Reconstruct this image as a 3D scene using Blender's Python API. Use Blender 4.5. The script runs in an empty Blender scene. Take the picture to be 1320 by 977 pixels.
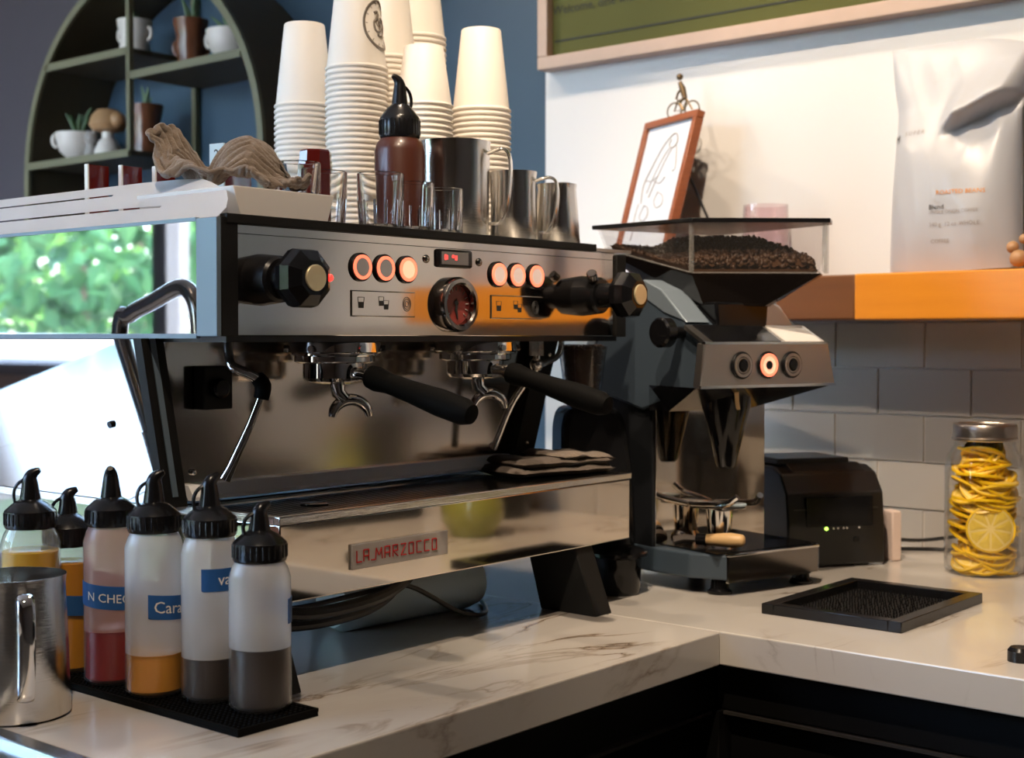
import bpy, bmesh, math, random
from math import sin, cos, pi, radians as R
from mathutils import Vector, Matrix, noise
random.seed(7)
SC = bpy.context.scene
COL = SC.collection

# ------------------------------------------------------------------ camera, world, lights, exposure
cd = bpy.data.cameras.new('camera'); cam = bpy.data.objects.new('camera', cd); COL.objects.link(cam)
cam.location = (-.903, -1.149, .365)
cam.rotation_euler = (R(90 - 1.703), 0, R(-50))
cd.sensor_width = 36; cd.lens = 49.09; cd.clip_start = .02
cd.dof.use_dof = True; cd.dof.focus_distance = 1.58; cd.dof.aperture_fstop = 7.0
SC.camera = cam

w = bpy.data.worlds.new('sky'); SC.world = w; w.use_nodes = True
wn = w.node_tree; wn.nodes.clear()
sk = wn.nodes.new('ShaderNodeTexSky'); sk.sky_type = 'NISHITA'; sk.sun_disc = False
sk.sun_elevation = R(48); sk.sun_rotation = R(200); sk.air_density = 1.0; sk.dust_density = 2.0
bg = wn.nodes.new('ShaderNodeBackground'); bg.inputs[1].default_value = 3.6
wo = wn.nodes.new('ShaderNodeOutputWorld')
wn.links.new(sk.outputs[0], bg.inputs[0]); wn.links.new(bg.outputs[0], wo.inputs[0])

SC.view_settings.view_transform = 'Standard'; SC.view_settings.look = 'None'
SC.view_settings.exposure = 0.0; SC.view_settings.gamma = 1; SC.view_settings.use_curve_mapping = False
SC.cycles.max_bounces = 10; SC.cycles.transparent_max_bounces = 24; SC.cycles.transmission_bounces = 8
SC.cycles.glossy_bounces = 6; SC.cycles.diffuse_bounces = 4
SC.cycles.sample_clamp_indirect = 6; SC.cycles.use_denoising = True
SC.cycles.caustics_refractive = False; SC.cycles.caustics_reflective = False

WARM = (1.0, .79, .58)
LAMPS = [  # ceiling track spots: position, aim, watts, cone, blend
    ((.62, .25, 2.05), (.90, -.2, .1), 36, 110, .5),
    ((.53, .69, 2.05), (1.38, .12, .55), 40, 60, .7),
    ((.53, 1.77, 2.05), (1.38, -.02, .55), 62, 44, .7),
    ((-.05, -.50, 2.05), (1.35, -.35, .1), 165, 62, .5),
    ((-.75, -.75, 2.05), (.0, 0, .2), 110, 80, .6),  # added unseen spot, brightens the bottles and front faces
]

# ------------------------------------------------------------------ materials
MATS = {}
def nt(name):
    m = bpy.data.materials.new(name); m.use_nodes = True
    MATS[name] = m; t = m.node_tree
    return m, t, t.nodes['Principled BSDF'], t.nodes['Material Output']
def P(name, col, rough=.5, metal=0, spec=.5, coat=0, bump=0, bscale=60, var=0, vscale=8, trans=0, sss=0, emis=None, es=0, sheen=0, stretch=None):
    m, t, b, o = nt(name)
    b.inputs['Base Color'].default_value = (*col, 1); b.inputs['Roughness'].default_value = rough
    b.inputs['Metallic'].default_value = metal; b.inputs['Specular IOR Level'].default_value = spec
    b.inputs['Coat Weight'].default_value = coat; b.inputs['Coat Roughness'].default_value = .05
    b.inputs['Transmission Weight'].default_value = trans; b.inputs['Sheen Weight'].default_value = sheen
    if sss: b.inputs['Subsurface Weight'].default_value = sss; b.inputs['Subsurface Radius'].default_value = (.01, .006, .004)
    if emis: b.inputs['Emission Color'].default_value = (*emis, 1); b.inputs['Emission Strength'].default_value = es
    tc = t.nodes.new('ShaderNodeTexCoord'); src = tc.outputs['Object']
    if stretch:
        mp = t.nodes.new('ShaderNodeMapping'); mp.inputs['Scale'].default_value = stretch
        t.links.new(src, mp.inputs[0]); src = mp.outputs[0]
    if bump:
        n = t.nodes.new('ShaderNodeTexNoise'); n.inputs['Scale'].default_value = bscale; n.inputs['Detail'].default_value = 4
        bp = t.nodes.new('ShaderNodeBump'); bp.inputs['Strength'].default_value = bump; bp.inputs['Distance'].default_value = .002
        t.links.new(src, n.inputs['Vector']); t.links.new(n.outputs[0], bp.inputs['Height']); t.links.new(bp.outputs[0], b.inputs['Normal'])
    if var:
        n = t.nodes.new('ShaderNodeTexNoise'); n.inputs['Scale'].default_value = vscale; n.inputs['Detail'].default_value = 5
        mx = t.nodes.new('ShaderNodeMixRGB'); mx.blend_type = 'MIX'
        mx.inputs[1].default_value = (*[c * (1 - var) for c in col], 1); mx.inputs[2].default_value = (*[min(1, c * (1 + var)) for c in col], 1)
        t.links.new(src, n.inputs['Vector']); t.links.new(n.outputs[0], mx.inputs[0]); t.links.new(mx.outputs[0], b.inputs['Base Color'])
    return m
def thin_glass(name, tint=(1, 1, 1), rough=.0, body=0, bcol=(1, 1, 1), ior=1.45):
    """clear sheet: transparent + fresnel reflection, optionally a milky share"""
    m, t, b, o = nt(name); t.nodes.remove(b)
    tr = t.nodes.new('ShaderNodeBsdfTransparent'); tr.inputs[0].default_value = (*tint, 1)
    gl = t.nodes.new('ShaderNodeBsdfGlossy'); gl.inputs['Roughness'].default_value = rough + .02
    lw = t.nodes.new('ShaderNodeLayerWeight'); lw.inputs[0].default_value = .5
    pw = t.nodes.new('ShaderNodeMath'); pw.operation = 'POWER'; pw.inputs[1].default_value = 3
    fr = t.nodes.new('ShaderNodeMath'); fr.operation = 'MULTIPLY_ADD'; fr.inputs[1].default_value = .95; fr.inputs[2].default_value = ((ior - 1) / (ior + 1)) ** 2
    t.links.new(lw.outputs['Facing'], pw.inputs[0]); t.links.new(pw.outputs[0], fr.inputs[0])
    mx = t.nodes.new('ShaderNodeMixShader'); last = tr.outputs[0]
    if body:
        df = t.nodes.new('ShaderNodeBsdfDiffuse'); df.inputs[0].default_value = (*bcol, 1)
        tl = t.nodes.new('ShaderNodeBsdfTranslucent'); tl.inputs[0].default_value = (*bcol, 1)
        m1 = t.nodes.new('ShaderNodeMixShader'); m1.inputs[0].default_value = .5
        t.links.new(df.outputs[0], m1.inputs[1]); t.links.new(tl.outputs[0], m1.inputs[2])
        m2 = t.nodes.new('ShaderNodeMixShader'); m2.inputs[0].default_value = body
        t.links.new(last, m2.inputs[1]); t.links.new(m1.outputs[0], m2.inputs[2]); last = m2.outputs[0]
    t.links.new(fr.outputs[0], mx.inputs[0]); t.links.new(last, mx.inputs[1]); t.links.new(gl.outputs[0], mx.inputs[2])
    t.links.new(mx.outputs[0], o.inputs[0])
    return m
P('mirror_steel', (.72, .645, .555), .05, 1)
P('side_mirror', (.86, .88, .90), .02, 1)
P('steel', (.72, .70, .67), .16, 1, bump=.12, bscale=30, stretch=(1, 1, 40))
P('splash_steel', (.66, .60, .54), .13, 1, bump=.04, bscale=14)
P('panel_steel', (.70, .645, .59), .07, 1, bump=.03, bscale=14)
P('brushed', (.62, .60, .57), .30, 1, bump=.15, bscale=40, stretch=(1, 1, 60))
P('satin_white', (.88, .89, .91), .30)
P('chrome', (.82, .80, .77), .06, 1)
P('dark_chrome', (.30, .27, .25), .15, 1)
P('black_plastic', (.007, .007, .008), .24, spec=.4)
P('black_gloss', (.006, .006, .007), .12, spec=.35)
P('black_matte', (.008, .008, .008), .55, spec=.25, bump=.1, bscale=120)
P('rubber', (.004, .004, .004), .7, spec=.06, bump=.2, bscale=90)
P('black_metal', (.018, .020, .024), .35, .3)
P('grey_side', (.16, .22, .28), .35, .2)
P('grinder_blue', (.060, .085, .115), .38, .25)
P('grinder_pale', (.20, .25, .30), .35, .3)
P('gold', (.80, .68, .42), .35, .6)
P('red_lamp', (.7, .02, .02), .3, emis=(1, .03, .02), es=3)
P('ring_lamp', (.9, .3, .2), .4, emis=(1, .20, .10), es=1.3)
P('button_grey', (.42, .42, .44), .3)
P('button_lit', (.9, .6, .45), .4, emis=(1, .42, .25), es=1.1)
P('button_pale', (.75, .68, .64), .35, emis=(1, .6, .5), es=.25)
P('display_glass', (.16, .15, .15), .12)
P('digit_red', (.8, .05, .04), .5, emis=(1, .06, .05), es=2.0)
P('gauge_red', (.30, .045, .035), .35, var=.2)
P('ink', (.02, .02, .02), .6)
P('grey_ink', (.30, .27, .25), .6)
P('pale_ink', (.80, .76, .70), .6)
P('badge', (.44, .40, .37), .45, .25)
P('badge_red', (.42, .015, .015), .4)
P('paper_cup', (.82, .77, .70), .55)
P('cup_print', (.20, .17, .14), .6)
P('ceramic_white', (.82, .78, .74), .18, coat=.3)
P('cloth_brown', (.20, .155, .12), .95, bump=.9, bscale=330, var=.25, vscale=30, sheen=.3)
P('cloth_dark', (.10, .076, .06), .95, bump=.6, bscale=260, var=.25, vscale=30, sheen=.2)
P('sauce', (.065, .018, .010), .35, coat=.2)
P('liq_yellow', (.72, .42, .03), .25, sss=.3)
P('liq_amber', (.62, .27, .012), .2, sss=.3)
P('liq_red', (.24, .010, .014), .3)
P('liq_orange', (.74, .32, .03), .3, sss=.2)
P('liq_dark', (.030, .020, .016), .35)
P('tape', (.010, .085, .27), .6, bump=.2, bscale=150)
thin_glass('frosted', (.92, .92, .92), .25, .60, (.95, .94, .92), 1.3)
thin_glass('frosted_pink', (.9, .78, .75), .25, .55, (.82, .52, .46), 1.3)
thin_glass('frosted_wet', (.96, .95, .94), .25, .05, (.8, .78, .75), 1.3)
thin_glass('clear_plastic', (.94, .95, .95), .03, .18, (.92, .90, .86), 1.35)
thin_glass('glass', (.985, .985, .98), 0)
P('tumbler', (1, .99, .98), 0, trans=1)
thin_glass('hopper_glass', (.97, .965, .96), .0, .02, (.8, .75, .7), 1.5)
thin_glass('pink_glass', (.97, .90, .91), .0, .03, (.9, .6, .65), 1.5)
thin_glass('window_glass', (.97, .98, .98), 0)
P('red_glass', (.10, .008, .006), .08, coat=.5)
P('bean', (.075, .036, .018), .36, var=.5, vscale=40)
P('printer', (.010, .010, .011), .30, bump=.05, bscale=200)
P('led', (.3, .9, .1), .5, emis=(.5, 1, .1), es=4)
P('white_plastic', (.80, .76, .72), .4)
P('pinkish', (.72, .58, .52), .5)
P('wood_handle', (.66, .43, .20), .45, var=.15, vscale=30)
P('bristle', (.05, .04, .035), .8)
P('frame_wood', (.25, .075, .028), .35, var=.25, vscale=20, stretch=(1, 1, 8))
P('picture_paper', (.60, .62, .66), .6)
P('bronze', (.16, .11, .06), .4, .8)
P('board_green', (.075, .080, .022), .75, spec=.2, var=.12, vscale=4)
P('board_frame', (.44, .32, .25), .5, var=.1, vscale=20)
P('board_ink', (.012, .014, .008), .7)
P('bag', (.42, .43, .46), .36, bump=.1, bscale=14)
P('bag_fold', (.62, .60, .60), .34)
P('lemon', (.95, .58, .012), .35, sss=0, var=.15, vscale=60)
P('lemon_flesh', (.95, .64, .10), .30, sss=0, var=.2, vscale=120)
P('lemon_pith', (.95, .74, .26), .5)
P('jar_lid', (.55, .48, .42), .3, 1)
P('arch_green', (.14, .13, .07), .5)
P('arch_brown', (.055, .040, .018), .6, var=.2, vscale=12)
P('leaf', (.05, .10, .035), .5, var=.3, vscale=40)
P('pot_white', (.62, .56, .50), .3)
P('pot_brown', (.13, .045, .02), .25, var=.4, vscale=30)
P('mushroom', (.36, .20, .09), .5)
P('blue_paint', (.022, .055, .092), .6, bump=.1, bscale=60, var=.1, vscale=3)
P('white_paint', (.66, .655, .65), .6, bump=.05, bscale=80)
P('charcoal_wall', (.045, .037, .047), .5, bump=.1, bscale=60)
P('brown_paint', (.20, .15, .12), .6)
P('grout', (.58, .55, .51), .8)
P('tile', (.44, .42, .395), .14, coat=.2, var=.06, vscale=5)
P('ceiling', (.62, .60, .57), .8)
P('floor', (.16, .13, .11), .45, var=.2, vscale=3)
P('cabinet', (.006, .006, .006), .5, spec=.2)
P('cabinet_edge', (.05, .045, .04), .35)
P('steel_edge', (.55, .58, .62), .25, 1)
P('pale_blue', (.55, .68, .76), .35, trans=.2)
P('cable', (.010, .010, .011), .4)
P('amber_tin', (.34, .19, .05), .3)
P('gold_tin', (.42, .33, .12), .3)
P('vase_green', (.22, .22, .05), .2, coat=.4)
P('asphalt', (.42, .42, .43), .9, var=.1, vscale=2)
P('car_white', (.85, .86, .88), .25, coat=.6)
P('car_glass', (.03, .035, .045), .08)
P('tyre', (.02, .02, .025), .7)
P('bark', (.10, .075, .05), .9)
P('foliage', (.13, .30, .05), .6, var=.5, vscale=2.5)
P('foliage_dark', (.05, .16, .05), .6, var=.5, vscale=2.5)
P('mullion', (.10, .10, .11), .5)

def marble():
    m, t, b, o = nt('marble')
    tc = t.nodes.new('ShaderNodeTexCoord')
    mp = t.nodes.new('ShaderNodeMapping'); mp.inputs['Rotation'].default_value = (.25, .35, R(38)); mp.inputs['Scale'].default_value = (1.0, 3.2, 1.6)
    n1 = t.nodes.new('ShaderNodeTexNoise'); n1.inputs['Scale'].default_value = 2.8; n1.inputs['Detail'].default_value = 7; n1.inputs['Roughness'].default_value = .55; n1.inputs['Distortion'].default_value = .9
    sub = t.nodes.new('ShaderNodeMath'); sub.operation = 'SUBTRACT'; sub.inputs[1].default_value = .5
    ab = t.nodes.new('ShaderNodeMath'); ab.operation = 'ABSOLUTE'
    rp = t.nodes.new('ShaderNodeValToRGB')
    e = rp.color_ramp.elements; e[0].position = 0; e[0].color = (.16, .115, .08, 1); e[1].position = .030; e[1].color = (.50, .465, .43, 1)
    x = e.new(.010); x.color = (.33, .27, .22, 1)
    x = e.new(.35); x.color = (.57, .54, .50, 1)
    t.links.new(tc.outputs['Object'], mp.inputs[0]); t.links.new(mp.outputs[0], n1.inputs['Vector'])
    t.links.new(n1.outputs[0], sub.inputs[0]); t.links.new(sub.outputs[0], ab.inputs[0]); t.links.new(ab.outputs[0], rp.inputs[0])
    n2 = t.nodes.new('ShaderNodeTexNoise'); n2.inputs['Scale'].default_value = 3; n2.inputs['Detail'].default_value = 3
    r2 = t.nodes.new('ShaderNodeValToRGB'); r2.color_ramp.elements[0].position = .5; r2.color_ramp.elements[1].position = .66
    t.links.new(tc.outputs['Object'], n2.inputs['Vector']); t.links.new(n2.outputs[0], r2.inputs[0])
    mx = t.nodes.new('ShaderNodeMixRGB'); mx.inputs[1].default_value = (.55, .52, .48, 1)
    t.links.new(r2.outputs[0], mx.inputs[0]); t.links.new(rp.outputs[0], mx.inputs[2]); t.links.new(mx.outputs[0], b.inputs['Base Color'])
    b.inputs['Roughness'].default_value = .14; b.inputs['Coat Weight'].default_value = .3; b.inputs['Coat Roughness'].default_value = .06
marble()
def wood(name, c1, c2, axis_scale, rough=.4):
    m, t, b, o = nt(name)
    tc = t.nodes.new('ShaderNodeTexCoord'); mp = t.nodes.new('ShaderNodeMapping'); mp.inputs['Scale'].default_value = axis_scale
    n = t.nodes.new('ShaderNodeTexNoise'); n.inputs['Scale'].default_value = 6; n.inputs['Detail'].default_value = 6
    mx = t.nodes.new('ShaderNodeMixRGB'); mx.inputs[1].default_value = (*c1, 1); mx.inputs[2].default_value = (*c2, 1)
    t.links.new(tc.outputs['Object'], mp.inputs[0]); t.links.new(mp.outputs[0], n.inputs['Vector']); t.links.new(n.outputs[0], mx.inputs[0])
    t.links.new(mx.outputs[0], b.inputs['Base Color']); b.inputs['Roughness'].default_value = rough
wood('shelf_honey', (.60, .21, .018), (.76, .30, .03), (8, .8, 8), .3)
wood('shelf_shaded', (.11, .036, .006), (.17, .06, .010), (8, .8, 8), .6)  # shelf wood darkened to paint in the shade
M = MATS

# ------------------------------------------------------------------ geometry helpers
class G:
    def __init__(s): s.bm = bmesh.new()
    def poly(s, pts, faces):
        v = [s.bm.verts.new(p) for p in pts]
        for f in faces:
            try: s.bm.faces.new([v[i] for i in f])
            except ValueError: pass
        return v
    def _merge(s, b2, mat=None):
        if mat is not None: bmesh.ops.transform(b2, matrix=mat, verts=b2.verts)
        me = bpy.data.meshes.new('tmp'); b2.to_mesh(me); b2.free(); s.bm.from_mesh(me); bpy.data.meshes.remove(me)
    def box(s, x0, x1, y0, y1, z0, z1, bev=0, seg=2, mat=None):
        b = bmesh.new()
        v = [b.verts.new((x, y, z)) for x in (x0, x1) for y in (y0, y1) for z in (z0, z1)]
        for f in ((0, 1, 3, 2), (4, 6, 7, 5), (0, 4, 5, 1), (2, 3, 7, 6), (0, 2, 6, 4), (1, 5, 7, 3)): b.faces.new([v[i] for i in f])
        if bev:
            for f in bmesh.ops.bevel(b, geom=b.edges[:], offset=bev, segments=seg, affect='EDGES', profile=.5)['faces']: f.smooth = min(e.calc_length() for e in f.edges) < bev * .9
        s._merge(b, mat); return s
    def prism(s, pts, axis, a0, a1, bev=0, mat=None):
        """2-D outline pushed along an axis; axis x: pts=(y,z), y: pts=(x,z), z: pts=(x,y)"""
        b = bmesh.new()
        def mk(p, a): return {'x': (a, p[0], p[1]), 'y': (p[0], a, p[1]), 'z': (p[0], p[1], a)}[axis]
        A = [b.verts.new(mk(p, a0)) for p in pts]; B = [b.verts.new(mk(p, a1)) for p in pts]
        n = len(pts)
        b.faces.new(A); b.faces.new(B[::-1])
        for i in range(n): b.faces.new((A[i], B[i], B[(i + 1) % n], A[(i + 1) % n]))
        bmesh.ops.recalc_face_normals(b, faces=b.faces)
        if bev:
            for f in bmesh.ops.bevel(b, geom=b.edges[:], offset=bev, segments=2, affect='EDGES', profile=.5)['faces']: f.smooth = min(e.calc_length() for e in f.edges) < bev * .9
        s._merge(b, mat); return s
    def lathe(s, prof, n=32, mat=None, a0=0, a1=2 * pi):
        b = bmesh.new(); full = abs(a1 - a0 - 2 * pi) < 1e-6
        rows = []
        k = n if full else n + 1
        for r, z in prof:
            if r < 1e-6: rows.append([b.verts.new((0, 0, z))])
            else: rows.append([b.verts.new((r * cos(a0 + (a1 - a0) * i / n), r * sin(a0 + (a1 - a0) * i / n), z)) for i in range(k)])
        for A, B in zip(rows, rows[1:]):
            for i in range(n):
                j = (i + 1) % k
                if len(A) == 1 and len(B) == 1: continue
                if len(A) == 1: b.faces.new((A[0], B[j], B[i]))
                elif len(B) == 1: b.faces.new((A[i], A[j], B[0]))
                else: b.faces.new((A[i], A[j], B[j], B[i]))
        bmesh.ops.recalc_face_normals(b, faces=b.faces)
        for f in b.faces: f.smooth = True
        s._merge(b, mat); return s
    def tube(s, pts, r, n=10, smooth=0, closed=False, cap=True, flat=1.0):
        P_ = [Vector(p) for p in pts]; rs = list(r) if hasattr(r, '__len__') else [r] * len(P_)
        if smooth:
            Q, q = [], []
            m = len(P_)
            for i in range(m if closed else m - 1):
                p0, p1, p2, p3 = [P_[(i + k) % m] if closed else P_[min(max(i + k, 0), m - 1)] for k in (-1, 0, 1, 2)]
                for j in range(smooth):
                    t = j / smooth
                    Q.append(.5 * ((2 * p1) + (p2 - p0) * t + (2 * p0 - 5 * p1 + 4 * p2 - p3) * t * t + (3 * p1 - p0 - 3 * p2 + p3) * t ** 3))
                    q.append(rs[i] + (rs[(i + 1) % m] - rs[i]) * t)
            if not closed: Q.append(P_[-1]); q.append(rs[-1])
            P_, rs = Q, q
        b = bmesh.new(); rows = []; m = len(P_); up = None
        for i, p in enumerate(P_):
            d = (P_[(i + 1) % m] - P_[i - 1]) if closed else (P_[min(i + 1, m - 1)] - P_[max(i - 1, 0)])
            d.normalize()
            if up is None: up = Vector((0, 0, 1)) if abs(d.z) < .9 else Vector((1, 0, 0))
            u = d.cross(up).normalized(); v = u.cross(d).normalized(); up = v
            rows.append([b.verts.new(p + rs[i] * (u * cos(2 * pi * k / n) + v * sin(2 * pi * k / n) * flat)) for k in range(n)])
        for i in range(m if closed else m - 1):
            A, B = rows[i], rows[(i + 1) % m]
            for k in range(n): b.faces.new((A[k], A[(k + 1) % n], B[(k + 1) % n], B[k]))
        if cap and not closed: b.faces.new(rows[0][::-1]); b.faces.new(rows[-1])
        bmesh.ops.recalc_face_normals(b, faces=b.faces)
        for f in b.faces: f.smooth = True
        s._merge(b); return s
    def ball(s, c, r, sub=2, sc=(1, 1, 1), rot=None):
        b = bmesh.new(); bmesh.ops.create_icosphere(b, subdivisions=sub, radius=r)
        mt = Matrix.Translation(c) @ (rot if rot else Matrix.Identity(4)) @ Matrix.Diagonal((*sc, 1))
        for f in b.faces: f.smooth = True
        s._merge(b, mt); return s
    def sm(s):
        for f in s.bm.faces: f.smooth = True
        return s
    def cyl(s, p0, p1, r0, r1=None, n=20, bev=0):
        p0, p1 = Vector(p0), Vector(p1); L = (p1 - p0).length; r1 = r0 if r1 is None else r1
        mt = Matrix.Translation(p0) @ (p1 - p0).to_track_quat('Z', 'Y').to_matrix().to_4x4()
        pr = [(0, 0), (r0 - bev, 0), (r0, bev), (r1, L - bev), (r1 - bev, L), (0, L)] if bev else [(0, 0), (r0, 0), (r1, L), (0, L)]
        return s.lathe(pr, n, mt)
    def xf(s, mt): bmesh.ops.transform(s.bm, matrix=mt, verts=s.bm.verts); return s

MW = {}     # world matrix of every parent
def link(o, parent=None):
    COL.objects.link(o)
    if parent: o.parent = parent
    return o
def mesh(g, mat, sharp=35, smooth=True):
    me = bpy.data.meshes.new('m'); g.bm.to_mesh(me); g.bm.free()
    mats = mat if isinstance(mat, (list, tuple)) else [mat]
    for k in mats: me.materials.append(M[k])
    if smooth:
        fl_ = [False] * len(me.polygons); me.polygons.foreach_get('use_smooth', fl_)
        me.set_sharp_from_angle(angle=R(sharp)); me.polygons.foreach_set('use_smooth', fl_)
    return me
def part(name, g, mat, parent, world=False, label=None, stuff=False, sharp=35):
    if world: g.xf(MW[parent.name].inverted())
    o = link(bpy.data.objects.new(name, mesh(g, mat, sharp)), parent)
    MW[o.name] = MW[parent.name]
    if label: o['label'] = label
    if stuff: o['kind'] = 'stuff'
    return o
def thing(name, label, cat, loc=(0, 0, 0), rz=0, group=None):
    o = link(bpy.data.objects.new(name, None)); o.empty_display_size = .02
    o.location = loc; o.rotation_euler = (0, 0, rz); o['label'] = label; o['category'] = cat
    if group: o['group'] = group
    MW[o.name] = Matrix.Translation(loc) @ Matrix.Rotation(rz, 4, 'Z')
    return o
def single(name, g, mat, label, cat, loc=(0, 0, 0), rz=0, group=None, sharp=35, kind=None):
    o = link(bpy.data.objects.new(name, mesh(g, mat, sharp))); o.location = loc; o.rotation_euler = (0, 0, rz)
    o['label'] = label; o['category'] = cat
    if group: o['group'] = group
    if kind: o['kind'] = kind
    MW[o.name] = Matrix.Translation(loc) @ Matrix.Rotation(rz, 4, 'Z')
    return o
def struct(name, g, mat, parent=None, sharp=35):
    o = link(bpy.data.objects.new(name, mesh(g, mat, sharp)), parent); o['kind'] = 'structure'
    MW[o.name] = Matrix.Identity(4)
    return o
def dup(root, loc, rz=0, label=None, group=None, scale=None):
    r = root.copy(); COL.objects.link(r); r.location = loc; r.rotation_euler = (0, 0, rz)
    if label: r['label'] = label
    if group: r['group'] = group
    if scale: r.scale = scale
    MW[r.name] = Matrix.Translation(loc) @ Matrix.Rotation(rz, 4, 'Z')
    for ch in list(root.children):
        c = ch.copy(); COL.objects.link(c); c.parent = r; MW[c.name] = MW[r.name]
        for gr in list(ch.children):
            d = gr.copy(); COL.objects.link(d); d.parent = c
    return r
def text_geo(txt, size, mat4, depth=.0004, align='CENTER', xs=1.0):
    cu = bpy.data.curves.new('t', 'FONT'); cu.body = txt; cu.size = size; cu.extrude = depth; cu.align_x = align; cu.align_y = 'CENTER'; cu.resolution_u = 2
    o = bpy.data.objects.new('t', cu); COL.objects.link(o)
    me = bpy.data.meshes.new_from_object(o.evaluated_get(bpy.context.evaluated_depsgraph_get()))
    g = G(); g.bm.from_mesh(me); bpy.data.objects.remove(o); bpy.data.curves.remove(cu); bpy.data.meshes.remove(me)
    return g.xf(mat4 @ Matrix.Diagonal((xs, 1, 1, 1)))
def wrap_text(txt, size, r, z0, ang, slant=0):
    """hand lettering bent round an upright cylinder"""
    g = text_geo(txt, size, Matrix.Identity(4), depth=0)
    for v in g.bm.verts:
        a = ang + v.co.x / r
        v.co = Vector((r * cos(a), r * sin(a), z0 + v.co.y + slant * v.co.x))
    return g
FRONT = Matrix.Rotation(R(90), 4, 'X')      # XY text -> stands in the XZ plane, facing -Y
def front_at(x, y, z): return Matrix.Translation((x, y, z)) @ FRONT
WALLT = Matrix.Rotation(R(-90), 4, 'Z') @ FRONT   # faces -X

# ------------------------------------------------------------------ the setting
WX = 1.42
fl = struct('floor', G().box(-2.75, 1.6, -3, 6.1, -.98, -.92), 'floor')
struct('ceiling', G().box(-2.75, 1.6, -3, 6.1, 2.25, 2.31), 'ceiling')
wr = struct('wall_right', G().box(WX, 1.6, -3, 6.0, -.92, 2.25), 'blue_paint')
wp = struct('plaster_panel', G().box(WX - .004, WX + .01, -3, .704, .39, 2.25), 'white_paint', wr)
struct('charcoal_panel', G().box(WX - .004, WX + .01, 2.33, 6.0, -.92, 2.25), 'charcoal_wall', wr)  # darker grey stretch of the wall
struct('grout_bed', G().box(WX - .004, WX + .01, -3, .704, -.92, .392), 'grout', wr)
tile_me = mesh(G().box(-.004, 0, -.0828, .0828, -.0395, .0395, .0010, 2), 'tile')
for r_ in range(5):
    zc = .393 - .041 - r_ * .082
    off = (.028 - .0845) if r_ % 2 == 0 else (-.055 - .0845 + .169)
    for k in range(-9, 4):
        y = off + k * .169 + .0
        if y > .64: continue
        o = link(bpy.data.objects.new('tile', tile_me), wr); o.location = (WX - .004, y, zc); o['kind'] = 'structure'
        o.rotation_euler = (random.uniform(-.004, .004), random.uniform(-.006, .006), random.uniform(-.006, .006))
struct('wall_back', G().box(-2.75, 1.6, 6.0, 6.1, -.92, 2.25), 'charcoal_wall')
struct('wall_front', G().box(-2.75, 1.6, -3.1, -3.0, -.92, 2.25), 'brown_paint')
wl = G()
wl.box(-2.75, -2.62, -3, 6, -.92, -.75).box(-2.75, -2.62, -3, 6, 2.05, 2.25)
wl.box(-2.75, -2.62, -3, .9, -.75, 2.05).box(-2.75, -2.62, 5.7, 6, -.75, 2.05)
struct('wall_left', wl, 'brown_paint')
wi = struct('window_1', G().box(-2.72, -2.64, .9, .96, -.75, 2.05).box(-2.72, -2.64, 5.64, 5.7, -.75, 2.05).box(-2.72, -2.64, .96, 5.64, 1.99, 2.05).box(-2.72, -2.64, .96, 5.64, -.75, -.69), 'mullion')
ys = [.96, 2.2, 3.72, 5.64]
for y in ys[1:-1]: struct('mullion', G().box(-2.74, -2.62, y - .05, y + .05, -.69, 1.99, .004), 'mullion', wi)
for a, b in zip(ys, ys[1:]): struct('pane', G().box(-2.682, -2.676, a + .05, b - .05, -.69, 1.99), 'window_glass', wi)

# wooden wall shelf
sh = thing('wall_shelf', 'thick honey wooden wall shelf above the grey tiles', 'shelf', (1.33, -.4, .394))
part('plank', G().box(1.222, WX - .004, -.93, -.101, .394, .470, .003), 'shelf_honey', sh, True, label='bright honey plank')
part('plank', G().box(1.226, WX - .004, -.100, .70, .395, .469, .003), 'shelf_shaded', sh, True, label='shaded shelf stretch behind the grinder, painted darker')  # shadow on the shelf, painted as a darker board

# ------------------------------------------------------------------ counter and cabinets
ct = single('worktop', G().prism([(-1.7, -.24), (.582, -.24), (.582, .70), (-1.7, .70)], 'z', -.042, 0, .002), 'marble',
            'long veined marble worktop under the espresso machine', 'worktop')
ct2 = single('worktop', G().prism([(.584, -2.4), (WX - .006, -2.4), (WX - .006, .70), (.584, .70)], 'z', -.042, 0, .002), 'marble',
             'marble worktop along the tiled wall under the grinder', 'worktop')
single('worktop', G().prism([(-1.7, .702), (.06, .702), (.06, 1.75), (-1.7, 1.75)], 'z', -.042, 0, .002), 'marble', 'marble worktop return added to whiten the machine side reflection', 'worktop')  # added out of view so the lower side panel mirrors white
single('return_cabinet', G().box(-1.68, .04, .72, 1.73, -.92, -.043, .003), 'cabinet', 'black cabinet under the added worktop return', 'cabinet')
cb = thing('counter_cabinet', 'black cabinet under the worktop of the espresso machine', 'cabinet', (-.2, .2, -.92))
part('body', G().box(-1.68, .640, -.187, .66, -.92, -.043), 'cabinet', cb, True)
part('top_rail', G().box(-1.68, .61, -.215, -.186, -.105, -.044, .003), 'cabinet', cb, True)
part('rail_edge', G().box(-1.68, .61, -.218, -.2, -.110, -.106), 'cabinet_edge', cb, True)
part('corner_post', G().box(.600, .650, -.2285, -.1875, -.92, -.1055), 'cabinet', cb, True)
for x0 in (-1.43, -.93, -.43, .07): part('door', G().box(x0, x0 + .49, -.20, -.186, -.90, -.116, .003), 'cabinet', cb, True)
fr = thing('undercounter_fridge', 'black undercounter fridge below the grinder worktop', 'fridge', (1.0, -1.3, -.92))
part('body', G().box(.645, 1.40, -2.38, -.1885, -.92, -.043), 'cabinet', fr, True)
part('top_rail', G().box(.612, .644, -2.38, -.216, -.105, -.044, .003), 'cabinet', fr, True)
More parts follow.
